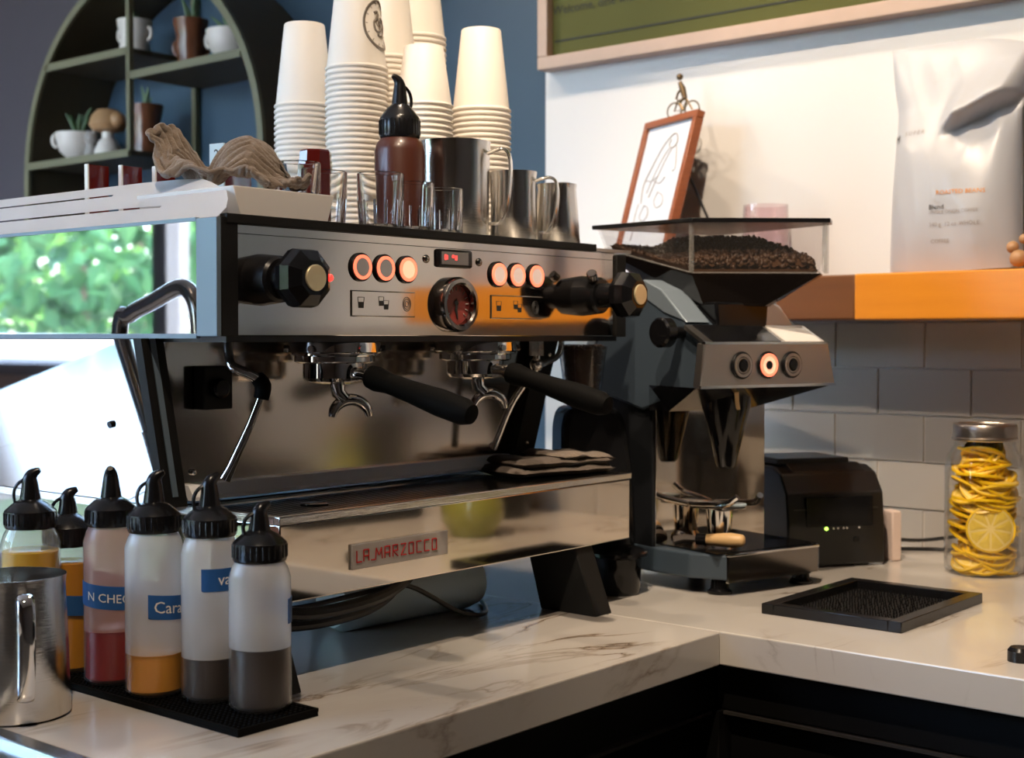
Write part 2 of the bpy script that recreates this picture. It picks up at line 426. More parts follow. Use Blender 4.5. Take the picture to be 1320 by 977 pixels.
part('rail_edge', G().box(.609, .62, -2.38, -.19, -.110, -.106), 'cabinet_edge', fr, True)
for y0 in (-.74, -1.3, -1.86):
    d = part('door', G().box(.628, .644, y0, y0 + .53, -.90, -.116, .003), 'cabinet', fr, True)
    part('handle', G().box(.616, .628, y0 + .2, y0 + .33, -.20, -.185, .003), 'black_metal', d, True)

# ------------------------------------------------------------------ espresso machine
em = thing('espresso_machine', 'polished two-group espresso machine with black knobs and glowing round buttons', 'espresso machine', (.355, .25, 0))
def E(name, g, mat, parent=None, **k): return part(name, g, mat, parent or em, True, **k)
E('boiler_housing', G().box(.030, .69, .012, .55, .37, .484), 'black_metal')
fp = E('front_panel', G().box(.022, .690, 0, .012, .3665, .483, .0012), 'panel_steel')
E('panel_seam', G().box(.022, .690, -.0006, .001, .4725, .4732), 'ink', fp)
E('end_plate', G().box(.0, .022, -.004, .5, .366, .489, .001), 'black_matte')
E('end_plate', G().box(.690, .712, -.004, .55, .366, .480, .001), 'black_matte')
E('bottom_plate', G().box(.012, .70, .004, .55, .360, .3665), 'black_metal')
# glossy side panel with a grey edge
E('upper_side_panel', G().box(-.004, .0, .03, .60, .368, .486, .0008), 'side_mirror', label='mirror-polished side panel')
E('side_trim', G().box(-.006, .0, -.004, .030, .366, .488, .001).box(-.006, -.001, .03, .60, .364, .369).box(-.006, -.001, .03, .60, .4855, .489), 'grey_side')
# white slotted shoulder
g = G()
yc = [0, .012, .03, .05, .075, .10, .125, .15, .18, .213, .252, .30, .36, .42, .455, .49, .52, .60]
def crest(y): # share of the slope reached at depth y
    pts = [(0, .18), (.012, .36), (.03, .55), (.075, .78), (.10, .90), (.15, .97), (.213, 1.0), (.6, 1.0)]
    for (a, u), (b, v) in zip(pts, pts[1:]):
        if a <= y <= b: return u + (v - u) * (y - a) / (b - a)
    return 1
ts = [0, .335, .375, .70, .735, 1.0]
grid = {}
for i, y in enumerate(yc):
    for j, t in enumerate(ts):
        tt = t * crest(y)
        grid[i, j] = g.bm.verts.new((-.002 + .066 * tt, y, .488 + .058 * tt - .012 * max(0, tt - .8)))
for i in range(len(yc) - 1):
    for j in range(len(ts) - 1):
        if j == 1 and .125 <= yc[i] : continue
        if j == 3 and .252 <= yc[i] : continue
        g.bm.faces.new((grid[i, j], grid[i + 1, j], grid[i + 1, j + 1], grid[i, j + 1]))
bmesh.ops.solidify(g.bm, geom=g.bm.faces[:], thickness=.004)
E('side_shoulder', g.sm(), 'satin_white', label='white slotted top side rail')
E('slot_shade_strip', G().box(.022, .060, .10, .58, .486, .494), 'black_metal')  # dark strip added so the slots look shaded
E('cup_tray', G().box(.062, .735, .004, .56, .484, .4885), 'brushed')
E('tray_rim', G().box(.006, .640, -.006, .006, .4825, .4925, .001), 'black_matte')
# lower body: flanks lean inward towards the tray
E('lower_side_panel', G().prism([(-.010, .363), (.021, .180), (.025, .180), (-.006, .363)], 'y', .132, .60), 'side_mirror', label='mirror-polished lower side panel')
E('panel_screw', G().cyl((.0065, .20, .268), (.003, .20, .267), .004), 'black_gloss')
o = E('slanted_post', G().prism([(-.012, .364), (.017, .364), (.048, .178), (.019, .178)], 'y', .118, .132), 'black_matte')
E('post_stripe', G().prism([(-.0015, .364), (.0055, .364), (.0345, .19), (.0275, .19)], 'y', .1165, .119), 'grey_side', o)
o = E('slanted_post', G().prism([(.664, .364), (.706, .364), (.640, .178), (.598, .178)], 'y', .112, .13), 'black_matte')
for z, x in ((.215, .632), (.34, .684)): E('post_bolt', G().ball((x, .112, z), .0035, 2), 'chrome', o)
E('right_side_panel', G().prism([(.700, .363), (.704, .363), (.642, .180), (.638, .180)], 'y', .13, .60), 'black_metal')
E('backsplash', G().prism([(.016, .364), (.668, .364), (.606, .182), (.046, .182)], 'y', .131, .136), 'splash_steel')
E('splash_ledge', G().prism([(.1305, .2005), (.120, .184), (.110, .184), (.110, .188), (.120, .2005)], 'x', .050, .604), 'satin_white', label='pale steel ledge below the backsplash')
# black switch plate on the backsplash and its knob
sp = E('switch_plate', G().box(.066, .107, .112, .130, .284, .333, .002), 'black_matte')
E('switch_knob', G().cyl((.086, .112, .308), (.086, .103, .308), .011, n=20, bev=.002), 'black_plastic', sp)
for x, z in ((.064, .214), (.58, .214)): E('panel_bolt', G().ball((x, .129, z), .004, 2), 'chrome')
# drip tray
E('drip_tray', G().box(.045, .671, -.040, .150, .088, .170, .0015).box(.045, .640, .150, .56, .088, .176), 'mirror_steel')
E('tray_lip', G().box(.043, .673, -.042, -.032, .1705, .179, .001).box(.020, .050, .134, .60, .1705, .179).box(.043, .050, -.032, .134, .1705, .179).box(.666, .673, -.032, .135, .1705, .179), 'steel')
E('tray_well', G().box(.050, .666, -.032, .112, .170, .1712), 'black_metal')
slat = None
for k in range(16):
    y = -.027 + k * .0085
    gslat = G().box(.052, .664, y, y + .0045, .1722, .1762)
    E('grate_bar', gslat, 'dark_chrome')
E('tray_drain', G().lathe([(0, .1768), (.016, .1768), (.016, .1775), (.013, .1782), (0, .1782)], 24, Matrix.Translation((.16, .035, 0))), 'black_gloss')
# feet: leaning black slabs
for x0, x1 in ((.555, .592), (.024, .050)):
    E('foot', G().prism([(-.068, 0), (.024, 0), (.05, .088), (-.034, .088)], 'x', x0, x1, .002), 'black_matte')
    E('foot', G().prism([(.40, 0), (.50, 0), (.48, .088), (.38, .088)], 'x', x0, x1, .002), 'black_matte')
# badge
bd = E('badge', G().box(.144, .298, -.0435, -.040, .1115, .1395, .001), 'badge')
def strokes(poly, sc, ox, oz, y, th):
    g = G()
    for line in poly:
        for (a, b), (c, d) in zip(line, line[1:]):
            p, q = Vector((ox + a * sc, y, oz + b * sc)), Vector((ox + c * sc, y, oz + d * sc)); g.tube([p, q], th, 4)
    return g
LET = {'L': [[(0, 1), (.0, 0), (.6, 0)]], 'A': [[(0, 0), (0, 1), (.62, 1), (.62, 0)], [(0, .45), (.62, .45)]],
       'M': [[(0, 0), (.1, 1), (.42, .35), (.74, 1), (.84, 0)]], 'R': [[(0, 0), (0, 1), (.6, 1), (.6, .5), (0, .5), (.65, 0)]],
       'Z': [[(0, 1), (.62, 1), (0, 0), (.66, 0)]], 'O': [[(0, 0), (0, 1), (.58, 1), (.58, 0), (0, 0)]],
       'T': [[(-.08, 1), (.66, 1)], [(.28, 1), (.28, 0), (.66, 0)]], 'C': [[(.6, 1), (0, 1), (0, 0), (.62, 0)]], '_': [[(-.1, 0), (.4, 0)]]}
x = .1505; g = G()
for ch in 'LA_MARZOCCO':
    gg = strokes(LET[ch], .0125, x, .1195, -.0440, .00085)
    me = bpy.data.meshes.new('t'); gg.bm.to_mesh(me); gg.bm.free(); g.bm.from_mesh(me); bpy.data.meshes.remove(me)
    x += {'M': .0145, '_': .0052, 'L': .0105}.get(ch, .0128)
E('lettering', g, 'badge_red', bd)
# buttons
def disc(x, z, r, y0, y1, n=28, bev=.0006): return G().cyl((x, y0, z), (x, y1, z), r, n=n, bev=bev)
def ring(x, z, r0, r1, y, h=.0016, n=32):
    mt = Matrix.Translation((x, y, z)) @ Matrix.Rotation(R(90), 4, 'X')
    return G().lathe([(r0, 0), (r0, h), (r1, h), (r1, 0)], n, mt)
for i, x in enumerate((.199, .236, .273, .437, .4735, .512)):
    b = E('button', disc(x, .4445, .0163, .001, -.0035), 'black_plastic')
    lit = i == 2
    E('ring_light', ring(x, .4445, .0105, .0140, -.0035), 'ring_lamp', b)
    E('button_cap', disc(x, .4445, .0105, -.003, -.0048), 'button_lit' if lit else ('button_grey' if i < 2 else 'button_pale'), b)
# display
dp = E('display', G().box(.324, .386, -.005, .001, .4495, .4715, .003), 'black_plastic')
E('display_screen', G().box(.329, .377, -.0056, -.004, .4530, .4685, .0004), 'display_glass', dp)
E('display_digits', strokes([[(0, 1), (0, 0), (.5, 0), (.5, 1), (0, 1)], [(.9, 1), (.9, 0)], [(2.6, 1), (2.6, .5), (3.1, .5), (3.1, 1), (2.6, 1)], [(3.6, 1), (3.6, 0), (4.1, 0), (4.1, 1)]], .0052, .334, .4590, -.0058, .0007), 'digit_red', dp)
for x in (.307, .402): E('panel_screw', G().ball((x, -.0005, .4585), .0052, 2, (1, .6, 1)), 'dark_chrome')
# pressure gauge
mt = Matrix.Translation((.355, 0, .405)) @ Matrix.Rotation(R(90), 4, 'X')
ga = E('pressure_gauge', G().lathe([(.0335, -.001), (.0335, .010), (.0310, .014), (.0265, .0145), (.0245, .012), (.0245, .004), (0, .004)], 48, mt), 'dark_chrome')
E('dial', G().lathe([(.0243, .0045), (0, .0045)], 40, mt), 'gauge_red', ga)
g = G()
for k in range(13):
    a = R(-130 + k * 260 / 12 + 90)
    g.tube([(.355 + .017 * cos(a), -.0052, .405 + .017 * sin(a)), (.355 + .0215 * cos(a), -.0052, .405 + .0215 * sin(a))], .0006, 4)
E('dial_marks', g, 'pale_ink', ga)
E('needle', G().tube([(.355, -.0056, .412), (.354, -.0056, .398), (.357, -.0056, .387)], [.0006, .0020, .0008], 6).ball((.355, -.0056, .407), .0035, 2, (1, .4, 1)), 'ink', ga)
# icon plates
def icon_plate(x0, x1, xs):
    o = E('icon_plate', G().box(x0, x1, -.0012, .0005, .3885, .4185, .0006), 'panel_steel')
    g = G()
    def fr2(pts): g.tube([(a, -.0014, b) for a, b in pts], .0004, 4)
    for a, b in (((x0 + .001, .3895), (x0 + .001, .4175)), ((x0 + .001, .4175), (x1 - .001, .4175)), ((x0 + .001, .3895), (x1 - .001, .3895))): fr2([a, b])
    def cup(cx, cz, s):
        fr2([(cx - .005 * s, cz + .006 * s), (cx + .005 * s, cz + .006 * s), (cx + .0035 * s, cz - .006 * s), (cx - .0035 * s, cz - .006 * s), (cx - .005 * s, cz + .006 * s)])
        g.box(cx - .0038 * s, cx + .0038 * s, -.0017, -.0012, cz - .006 * s, cz + .0008 * s)
    cup(xs[0], .4045, 1); cup(xs[1] - .004, .4065, .85); cup(xs[1] + .004, .4025, .85)
    for rr in (.0035, .006, .0082): g.tube([(xs[2] + rr * cos(a * pi / 8) * .8, -.0014, .404 + rr * sin(a * pi / 8)) for a in range(16)], .0005, 4, closed=True)
    E('icons', g, 'ink', o)
icon_plate(.184, .287, (.199, .235, .273)); icon_plate(.424, .527, (.439, .476, .512))
# steam knobs
def knob(x, z, face):
    y1 = 0; root = E('steam_knob', G().cyl((x, .004, z), (x, -.034, z), .0275, .0245, 28, .003), 'black_plastic')
    E('knob_neck', G().cyl((x, -.030, z), (x, face + .036, z), .0165, n=24), 'black_plastic', root)
    mt = Matrix.Translation((x, face + .038, z)) @ Matrix.Rotation(R(90), 4, 'X') @ Matrix.Rotation(R(22.5), 4, 'Z')
    E('knob_grip', G().lathe([(0, 0), (.020, 0), (.0305, .009), (.0325, .018), (.0305, .029), (.019, .038), (0, .038)], 8, mt), 'black_gloss', root, sharp=20)
    E('knob_cap', disc(x, z, .0135, face + .001, face - .0022, 28), 'gold', root)
    return root
k1 = knob(.055, .4255, -.085); k2 = knob(.615, .4215, -.095)
E('pilot_light', G().ball((.081, -.078, .4265), .004, 2), 'red_lamp', k1)
E('knob_screw', G().cyl((.598, -.030, .444), (.590, -.034, .451), .007, n=16, bev=.001), 'dark_chrome', k2)
# groups and portafilters
def group(x, hx):
    T = Matrix.Translation((x, .06, 0))
    gr = E('group_head', G().lathe([(0, .366), (.046, .366), (.047, .360), (.054, .359), (.055, .348), (.053, .3465), (.053, .3445), (.047, .343), (.047, .337), (.043, .335), (0, .335)], 48, T), 'chrome')
    E('group_bolts', (lambda g: ([g.cyl((x + .053 * cos(a), .06 + .053 * sin(a), .352), (x + .059 * cos(a), .06 + .059 * sin(a), .352), .004, n=10) for a in [R(20 + 60 * k) for k in range(6)]], g)[1])(G()), 'chrome', gr)
    pf = E('portafilter', G().lathe([(.0, .338), (.037, .338), (.037, .318), (.034, .314), (.020, .311), (0, .311)], 40, T), 'chrome')
    E('portafilter_arm', G().tube([(x, .03, .322), (x, .012, .322), (x, -.004, .319)], [.010, .008, .010], 14), 'chrome', pf)
    hz = [(.0, .0135), (.010, .0145), (.03, .0118), (.065, .0128), (.11, .0155), (.145, .0150), (.156, .011), (.159, 0)]
    d = Vector((0.015, -1, -.25)).normalized(); mt = Matrix.Translation((x, -.001, .320)) @ d.to_track_quat('Z', 'Y').to_matrix().to_4x4()
    E('portafilter_handle', G().lathe([(0, 0)] + hz_r(hz), 24, mt), 'rubber', pf)
    sx = x + .012
    E('spout_stem', G().tube([(sx - .010, .058, .314), (sx - .010, .056, .300), (sx - .004, .05, .292)], [.010, .0085, .007], 14), 'chrome', pf)
    # double spout: an arch with two open troughs
    pts = []
    for k in range(9):
        a = pi * k / 8
        pts.append((sx + .004 + .020 * cos(a), .05 - .010 * cos(a), .272 + .020 * sin(a)))
    E('double_spout', G().tube(pts, [.0045, .006, .0068, .007, .0072, .007, .0068, .006, .0045], 12, smooth=2), 'chrome', pf)
def hz_r(h): return [(r, z) for z, r in h]
group(.215, 0); group(.463, 0)
# steam wand left, water wand right
sw = E('steam_wand', G().tube([(.070, .075, .366), (.066, .068, .345), (.064, .058, .333), (.078, .048, .325), (.088, .044, .318)], .0055, 14, smooth=5), 'chrome')
E('wand_sleeve', G().tube([(.086, .045, .322), (.093, .043, .312), (.092, .045, .298)], [.008, .0095, .0085], 14, smooth=4), 'rubber', sw)
E('wand_tube', G().tube([(.092, .045, .300), (.086, .056, .27), (.074, .075, .222), (.070, .081, .209)], [.0045, .0045, .0055, .0068], 14), 'chrome', sw)
ww = E('water_wand', G().tube([(.590, .06, .362), (.590, .06, .325), (.582, .068, .308), (.560, .082, .27), (.540, .095, .212)], .0048, 14, smooth=5), 'chrome')
E('wand_joint', G().cyl((.590, .06, .366), (.590, .06, .340), .010, n=6).ball((.590, .06, .328), .0098, 2), 'steel', ww)
E('wand_pipe', G().tube([(.645, .06, .366), (.645, .06, .352), (.634, .06, .337), (.595, .06, .327)], .0042, 12, smooth=5), 'chrome', ww)

# ------------------------------------------------------------------ things on top of the machine
TZ = .4887
# stacks of paper cups, each cup upside down
cup0 = thing('paper_cup', 'tmp', 'cup', (0, 0, 0))
hc = .122; rr, rs_ = .0428, .0300
part('body', G().lathe([(rr - .003, .0005), (rr - .003, .004), (rs_ - .0015, hc - .012), (0, hc - .012)], 40).lathe([(rr, .004), (rs_, hc - .0015), (rs_ - .0008, hc), (rs_ - .002, hc), (rs_ - .002, hc - .011)], 40), 'paper_cup', cup0)
part('rim', G().lathe([(rr + .0022 * cos(a * pi / 4) + .0004, .0027 + .0027 * sin(a * pi / 4)) for a in range(9)], 40), 'paper_cup', cup0)
ORD = 'first second third fourth fifth sixth seventh eighth ninth tenth eleventh twelfth thirteenth fourteenth fifteenth sixteenth seventeenth eighteenth nineteenth'.split()
TEN = {20: 'twenti', 30: 'thirti', 40: 'forti'}
def ordinal(k):
    if k < 20: return ORD[k - 1]
    t = k // 10 * 10; return TEN[t] + 'eth' if k == t else {20: 'twenty', 30: 'thirty', 40: 'forty'}[t] + '-' + ORD[k - t - 1]
STK = [  # x, y, count, scale, words
    (.465, .283, 32, .98, 'tall front stack with the printed cup'),
    (.660, .222, 27, .98, 'right-hand stack'),
    (.535, .220, 26, .92, 'short stack behind the big steel jug'),
    (.647, .340, 42, .98, 'tall stack rising between the short and right stacks'),
    (.468, .395, 27, .98, 'leftmost stack behind the crumpled towel'),
    (.560, .318, 36, .98, 'rear tall stack half hidden by the printed cup'),
]
first = True
emblem_parent = None
for sx, sy, n, sc, wds in STK:
    hs = .70 if 'short stack behind' in wds else 1
    for k in range(n):
        z = TZ + k * .0080
        lab = f'white paper cup {ordinal(n - k)} from top, {wds}' if k < n - 1 else f'whole upside-down white paper cup topping the {wds}'
        grp = 'upside-down paper cups stacked on the machine'
        if first: o = cup0; o.location = (sx, sy, z); o['label'] = lab; o['group'] = grp; o.scale = (sc, sc, hs); first = False
        else: o = dup(cup0, (sx, sy, z), random.uniform(0, 6), lab, grp, (sc, sc, hs))
        if k == n - 1 and 'printed' in wds and emblem_parent is None: emblem_parent = o; o.rotation_euler = (0, 0, 0)
# round printed emblem on the printed cup
g = G()
def cone_pt(u, z, lift=.0006):
    r = rr + (rs_ - rr) * (z - .004) / (hc - .0055) + lift
    a = R(287) + u / rr
    return (r * cos(a), r * sin(a), z)
zc_ = .062
for rad, th in ((.034, .0012), (.0318, .0006)):
    g.tube([cone_pt(rad * cos(2 * pi * k / 48), zc_ + rad * sin(2 * pi * k / 48)) for k in range(48)], th, 4, closed=True)
for k in range(14):
    a = 2 * pi * k / 14
    g.tube([cone_pt(.027 * cos(a), zc_ + .027 * sin(a)), cone_pt(.030 * cos(a), zc_ + .030 * sin(a))], .0005, 4)
sq = [(-.012, .016), (-.004, .018), (-.008, .008), (-.014, .002), (-.012, -.008), (-.004, -.010), (.002, -.003), (-.003, .004), (.006, .010), (.014, .002), (.010, -.010), (.0, -.016), (-.008, -.014)]
g.tube([cone_pt(a, zc_ + b) for a, b in sq], .0015, 5, smooth=3)
g.tube([cone_pt(a * .8 + .003, zc_ + b * .6 + .004) for a, b in sq[::-1]], .0007, 5, smooth=3)
part('emblem', g, 'cup_print', emblem_parent, label='dark round printed emblem')

# squeeze bottles -------------------------------------------------------------
def bottle(name, label, loc, r, h, body_mat, level, liq, rz, cap_h=.022, tip=.034, group=None, tape=None, neck=.022):
    t = thing(name, label, 'bottle', loc, rz, group)
    gb = G().lathe([(0, .0), (r - .004, 0), (r, .004)] + ([(r, level)] if level else []) + [(r, h - .020), (r - .003, h - .010), (neck, h - .002), (neck, h)], 40)
    if level:
        for f in gb.bm.faces:
            if max(v.co.z for v in f.verts) < level + .0005: f.material_index = 1
    part('body', gb, [body_mat, 'frosted_wet'] if level else body_mat, t)
    if level:
        ri = r - .0016
        part('liquid', G().lathe([(0, .0016), (ri - .004, .0016), (ri, .0055), (ri, level - .001), (ri - .0015, level), (0, level)], 40), liq, t)
    cr = neck + .003
    g = G().lathe([(neck - .002, h - .004), (cr, h - .004), (cr + .001, h - .002), (cr + .001, h + cap_h * .62), (cr - .001, h + cap_h * .72), (cr - .008, h + cap_h), (.010, h + cap_h * 1.18), (0, h + cap_h * 1.2)], 40)
    cp = part('cap', g, 'black_plastic', t)
    g = G()
    for k in range(28):
        a = 2 * pi * k / 28; g.cyl(((cr + .0008) * cos(a), (cr + .0008) * sin(a), h), ((cr + .0008) * cos(a), (cr + .0008) * sin(a), h + cap_h * .55), .0011, n=5)
    part('cap_ribs', g, 'black_plastic', cp)
    z0 = h + cap_h
    part('spout', G().tube([(0, 0, z0 - .002), (0, 0, z0 + tip * .45), (.000, 0, z0 + tip * .72), (.003, 0, z0 + tip * .88), (.010, 0, z0 + tip)], [.0118, .0088, .0074, .0058, .0026], 16, smooth=3), 'black_plastic', cp)
    part('tether', G().tube([(-.014, 0, z0 - .006), (-.0165, 0, z0 + tip * .25), (-.013, 0, z0 + tip * .55), (-.004, 0, z0 + tip * .74)], .0030, 8, smooth=4, flat=.6), 'black_plastic', cp)
    if tape:
        a0, a1, zt, th, slant, words, wsz, wang = tape
        rt_ = r + .0006; g = G(); n = 24; A = []
        for k in range(n + 1):
            a = R(a0 + (a1 - a0) * k / n) - rz; ds = slant * R(a0 + (a1 - a0) * k / n - (a0 + a1) / 2) * r
            jag = .002 * (k in (0, n))
            A.append([g.bm.verts.new((q * cos(a), q * sin(a), zt + ds + zz)) for q, zz in ((rt_, -th / 2 + jag), (rt_, th / 2), (r - .0002, th / 2), (r - .0002, -th / 2))])
        for p, q in zip(A, A[1:]):
            for i in range(4): g.bm.faces.new((p[i], q[i], q[(i + 1) % 4], p[(i + 1) % 4]))
        g.bm.faces.new(A[0]); g.bm.faces.new(A[-1][::-1]); g.sm()
        bmesh.ops.recalc_face_normals(g.bm, faces=g.bm.faces)
        tp = part('tape_label', g, 'tape', t, label='blue masking tape strip')
        if words: part('lettering', wrap_text(words, wsz, r + .0010, zt, R(wang) - rz, slant), 'pale_ink', tp)
    return t
GB = 'squeeze bottles of syrup on the rubber mat'
MZ = .0085
bottle('squeeze_bottle', 'clear squeeze bottle of yellow syrup behind the steel jug, leftmost', (-.118, .162, 0), .030, .172, 'clear_plastic', .145, 'liq_yellow', R(-45), group=GB)
bottle('squeeze_bottle', 'clear squeeze bottle of amber syrup with dark blue tape', (-.066, .175, MZ), .0262, .138, 'clear_plastic', .117, 'liq_amber', R(-30), cap_h=.026, tip=.030, group=GB,
       tape=(120, 320, .074, .021, -.1, "'", .012, 285))
bottle('squeeze_bottle', 'frosted squeeze bottle of pink-red syrup lettered CHEO on blue tape', (-.064, .098, MZ), .0285, .166, 'frosted_pink', .055, 'liq_red', R(-128), group=GB,
       tape=(150, 345, .090, .024, -.10, 'N CHEO', .0125, 229))
bottle('squeeze_bottle', 'frosted squeeze bottle one quarter full of orange syrup', (-.064, .024, MZ), .0292, .166, 'frosted', .042, 'liq_orange', R(-40), group=GB,
       tape=(222, 345, .088, .024, -.10, 'Caram', .0165, 275))
bottle('squeeze_bottle', 'tall frosted squeeze bottle of dark syrup with straight blue tape', (-.042, -.037, MZ), .0285, .165, 'frosted', .043, 'liq_dark', R(-20), group=GB,
       tape=(215, 320, .121, .022, 0, 'van', .016, 268))
bottle('squeeze_bottle', 'frontmost shorter squeeze bottle of dark syrup, taped at right edge', (-.034, -.103, MZ), .0298, .146, 'frosted', .060, 'liq_dark', R(-20), cap_h=.022, tip=.029, group=GB,
       tape=(292, 420, .096, .024, .05, None, 0, 0))
bottle('squeeze_bottle', 'squat squeeze bottle of dark chocolate sauce among the glasses', (.383, .118, TZ), .0325, .135, 'sauce', 0, None, R(160), cap_h=.034, tip=.042)

# rubber bar mat
mt_ = thing('bar_mat', 'black rubber bar mat with nubs under the squeeze bottles', 'mat', (-.048, .03, 0))
part('base', G().box(-.097, .001, -.147, .215, 0, .0045, .001).box(-.097, -.0945, -.147, .215, .004, .0078).box(-.0015, .001, -.147, .215, .004, .0078).box(-.0945, -.0015, -.147, -.1445, .004, .0078), 'rubber', mt_, True)
g = G()
for i in range(15):
    for j in range(56):
        x, y = -.0915 + i * .0062, -.141 + j * .0063
        b = [(x - .0018, y - .0018), (x + .0018, y - .0018), (x + .0018, y + .0018), (x - .0018, y + .0018)]
        v = [g.bm.verts.new((p, q, .0045)) for p, q in b] + [g.bm.verts.new((x + (p - x) * .75, y + (q - y) * .75, MZ)) for p, q in b]
        for k in range(4): g.bm.faces.new((v[k], v[(k + 1) % 4], v[4 + (k + 1) % 4], v[4 + k]))
        g.bm.faces.new(v[4:])
part('nubs', g, 'rubber', mt_, True, stuff=True)

# steel milk jugs
def jug(name, label, loc, r0, r1, h, rz, group=None, handle=True, spout=.006, wire=False):
    t = thing(name, label, 'jug', loc, rz, group)
    n = 48; prof = [(r0 - .003, 0), (r0, .003), (r0 * .5 + r1 * .5, h * .55), (r1, h * .92), (r1 + .001, h)]
    g = G().lathe([(0, 0)] + prof + [(r1 - .0005, h), (r0 * .5 + r1 * .5 - .0015, h * .55), (r0 - .0015, .004), (0, .004)], n)
    for v in g.bm.verts:
        if v.co.z > h * .7 and v.co.x < 0:
            k = (v.co.z / h - .7) / .3; a = abs(math.atan2(v.co.y, -v.co.x))
            if a < .5: v.co.x -= spout * k * (1 - a / .5)
    part('body', g, 'steel', t, sharp=50)
    if handle:
        H = [(r1 * .98, 0, h * .88), (r1 + .020, 0, h * .92), (r1 + .030, 0, h * .80), (r1 + .028, 0, h * .45), (r1 + .018, 0, h * .22), (r0 + .004, 0, h * .20)]
        if wire:
            for s in (-1, 1): part('handle', G().tube([(a, s * .006, c) for a, b, c in H], .0018, 8, smooth=4), 'chrome', t)
        else: part('handle', G().tube(H, .0075, 12, smooth=5, flat=.3), 'chrome', t)
    return t
jug('milk_jug', 'steel milk jug on the counter at the left edge of the mat', (-.181, .082, 0), .0495, .045, .136, R(-114))
GJ = 'steel milk jugs on top of the machine'
jug('milk_jug', 'largest steel milk jug beside the sauce bottle on the machine', (.480, .112, TZ), .046, .0475, .136, R(-65), GJ)
jug('milk_jug', 'middle steel milk jug between the largest and the tapered one', (.580, .092, TZ), .033, .031, .104, R(-62), GJ)
jug('milk_jug', 'tapered steel jug at the right end of the machine top', (.668, .086, TZ), .034, .0275, .094, R(60), GJ, handle=False)

# glass tumblers
def tumbler(label, loc, r0, r1, h, group='clear glass tumblers on the machine'):
    t = thing('tumbler', label, 'glass', loc, 0, group)
    part('body', G().lathe([(0, 0), (r0 - .002, 0), (r0, .003), (r1 * .96 + r0 * .04, h * .6), (r1, h - .001), (r1 - .001, h), (r1 - .0025, h - .001), (r0 - .003, .012), (r0 - .008, .008), (0, .007)], 36), 'tumbler', t)
    g = G()
    for k in range(12):
        a = 2 * pi * k / 12; g.tube([(r0 * cos(a), r0 * sin(a), .006), ((r0 + (r1 - r0) * .6) * cos(a), (r0 + (r1 - r0) * .6) * sin(a), h * .55)], .0016, 6)
    part('facets', g, 'tumbler', t)
    return t
tumbler('clear faceted glass tumbler at the left beside the towel', (.178, .082, TZ), .022, .027, .078)
tumbler('clear glass tumbler second from the left on the machine', (.235, .098, TZ), .023, .027, .074)
tumbler('broad clear glass tumbler in front of the sauce bottle', (.286, .055, TZ), .025, .0285, .073)
tumbler('small clear glass tumbler right of the broad one', (.338, .048, TZ), .022, .024, .066)
tumbler('clear glass tumbler touching the largest steel jug', (.399, .055, TZ), .022, .024, .064)
for i, (x, y, z) in enumerate(((.282, .166, TZ), )):
    single('red_tumbler', G().lathe([(0, 0), (.026, 0), (.027, .003), (.020, .108), (.018, .110), (0, .110)], 8), 'red_glass', 'dark red faceted tumbler upside down behind the glasses', 'glass', (x, y, z), .3, sharp=20)

# small dark red boxes
for k, (x, y, lab) in enumerate(((.118, .395, 'dark red box, leftmost of three behind the slotted side rail'), (.152, .372, 'dark red box, middle of three behind the slotted side rail'), (.187, .350, 'dark red box, rightmost of three partly behind the towel'))):
    t = thing('small_box', lab, 'box', (x, y, TZ), 0, 'dark red boxes on the machine top')
    part('carton', G().box(-.0124, .0165, -.003, .003, 0, .094), 'red_glass', t)
    part('side_face', G().box(-.0145, -.0124, -.0035, .0035, 0, .0945), 'ceramic_white', t, label='pale side face')
t = thing('small_box', 'dark red box with a pale blue end behind the towel', 'box', (.236, .285, TZ), R(8))
part('carton', G().box(-.014, .035, -.012, .012, 0, .122, .001), 'red_glass', t)
part('side_face', G().box(-.0165, -.0139, -.0125, .0125, 0, .1225, .0005), 'pale_blue', t, label='pale blue end face')
part('numeral', text_geo('2', .018, Matrix.Translation((-.0167, 0, .108)) @ WALLT, .0002), 'ink', t)
# white dish
g = G().box(-.062, .062, -.085, .085, 0, .0055, .002)
b0 = [(-.066, -.088), (.066, -.088), (.066, .088), (-.066, .088)]
ds = thing('serving_dish', 'white rectangular ceramic dish under the crumpled towel', 'dish', (.106, .105, TZ))
g = G().prism([(-.060, 0), (.060, 0), (.072, .036), (.069, .036), (.056, .005), (-.056, .005), (-.069, .036), (-.072, .036)], 'y', -.082, .082, .0012)
g.prism([(-.060, 0), (.060, 0), (.072, .036), (-.072, .036)], 'y', -.086, -.080, .0012).prism([(-.060, 0), (.060, 0), (.072, .036), (-.072, .036)], 'y', .080, .086, .0012)
part('body', g, 'ceramic_white', ds)
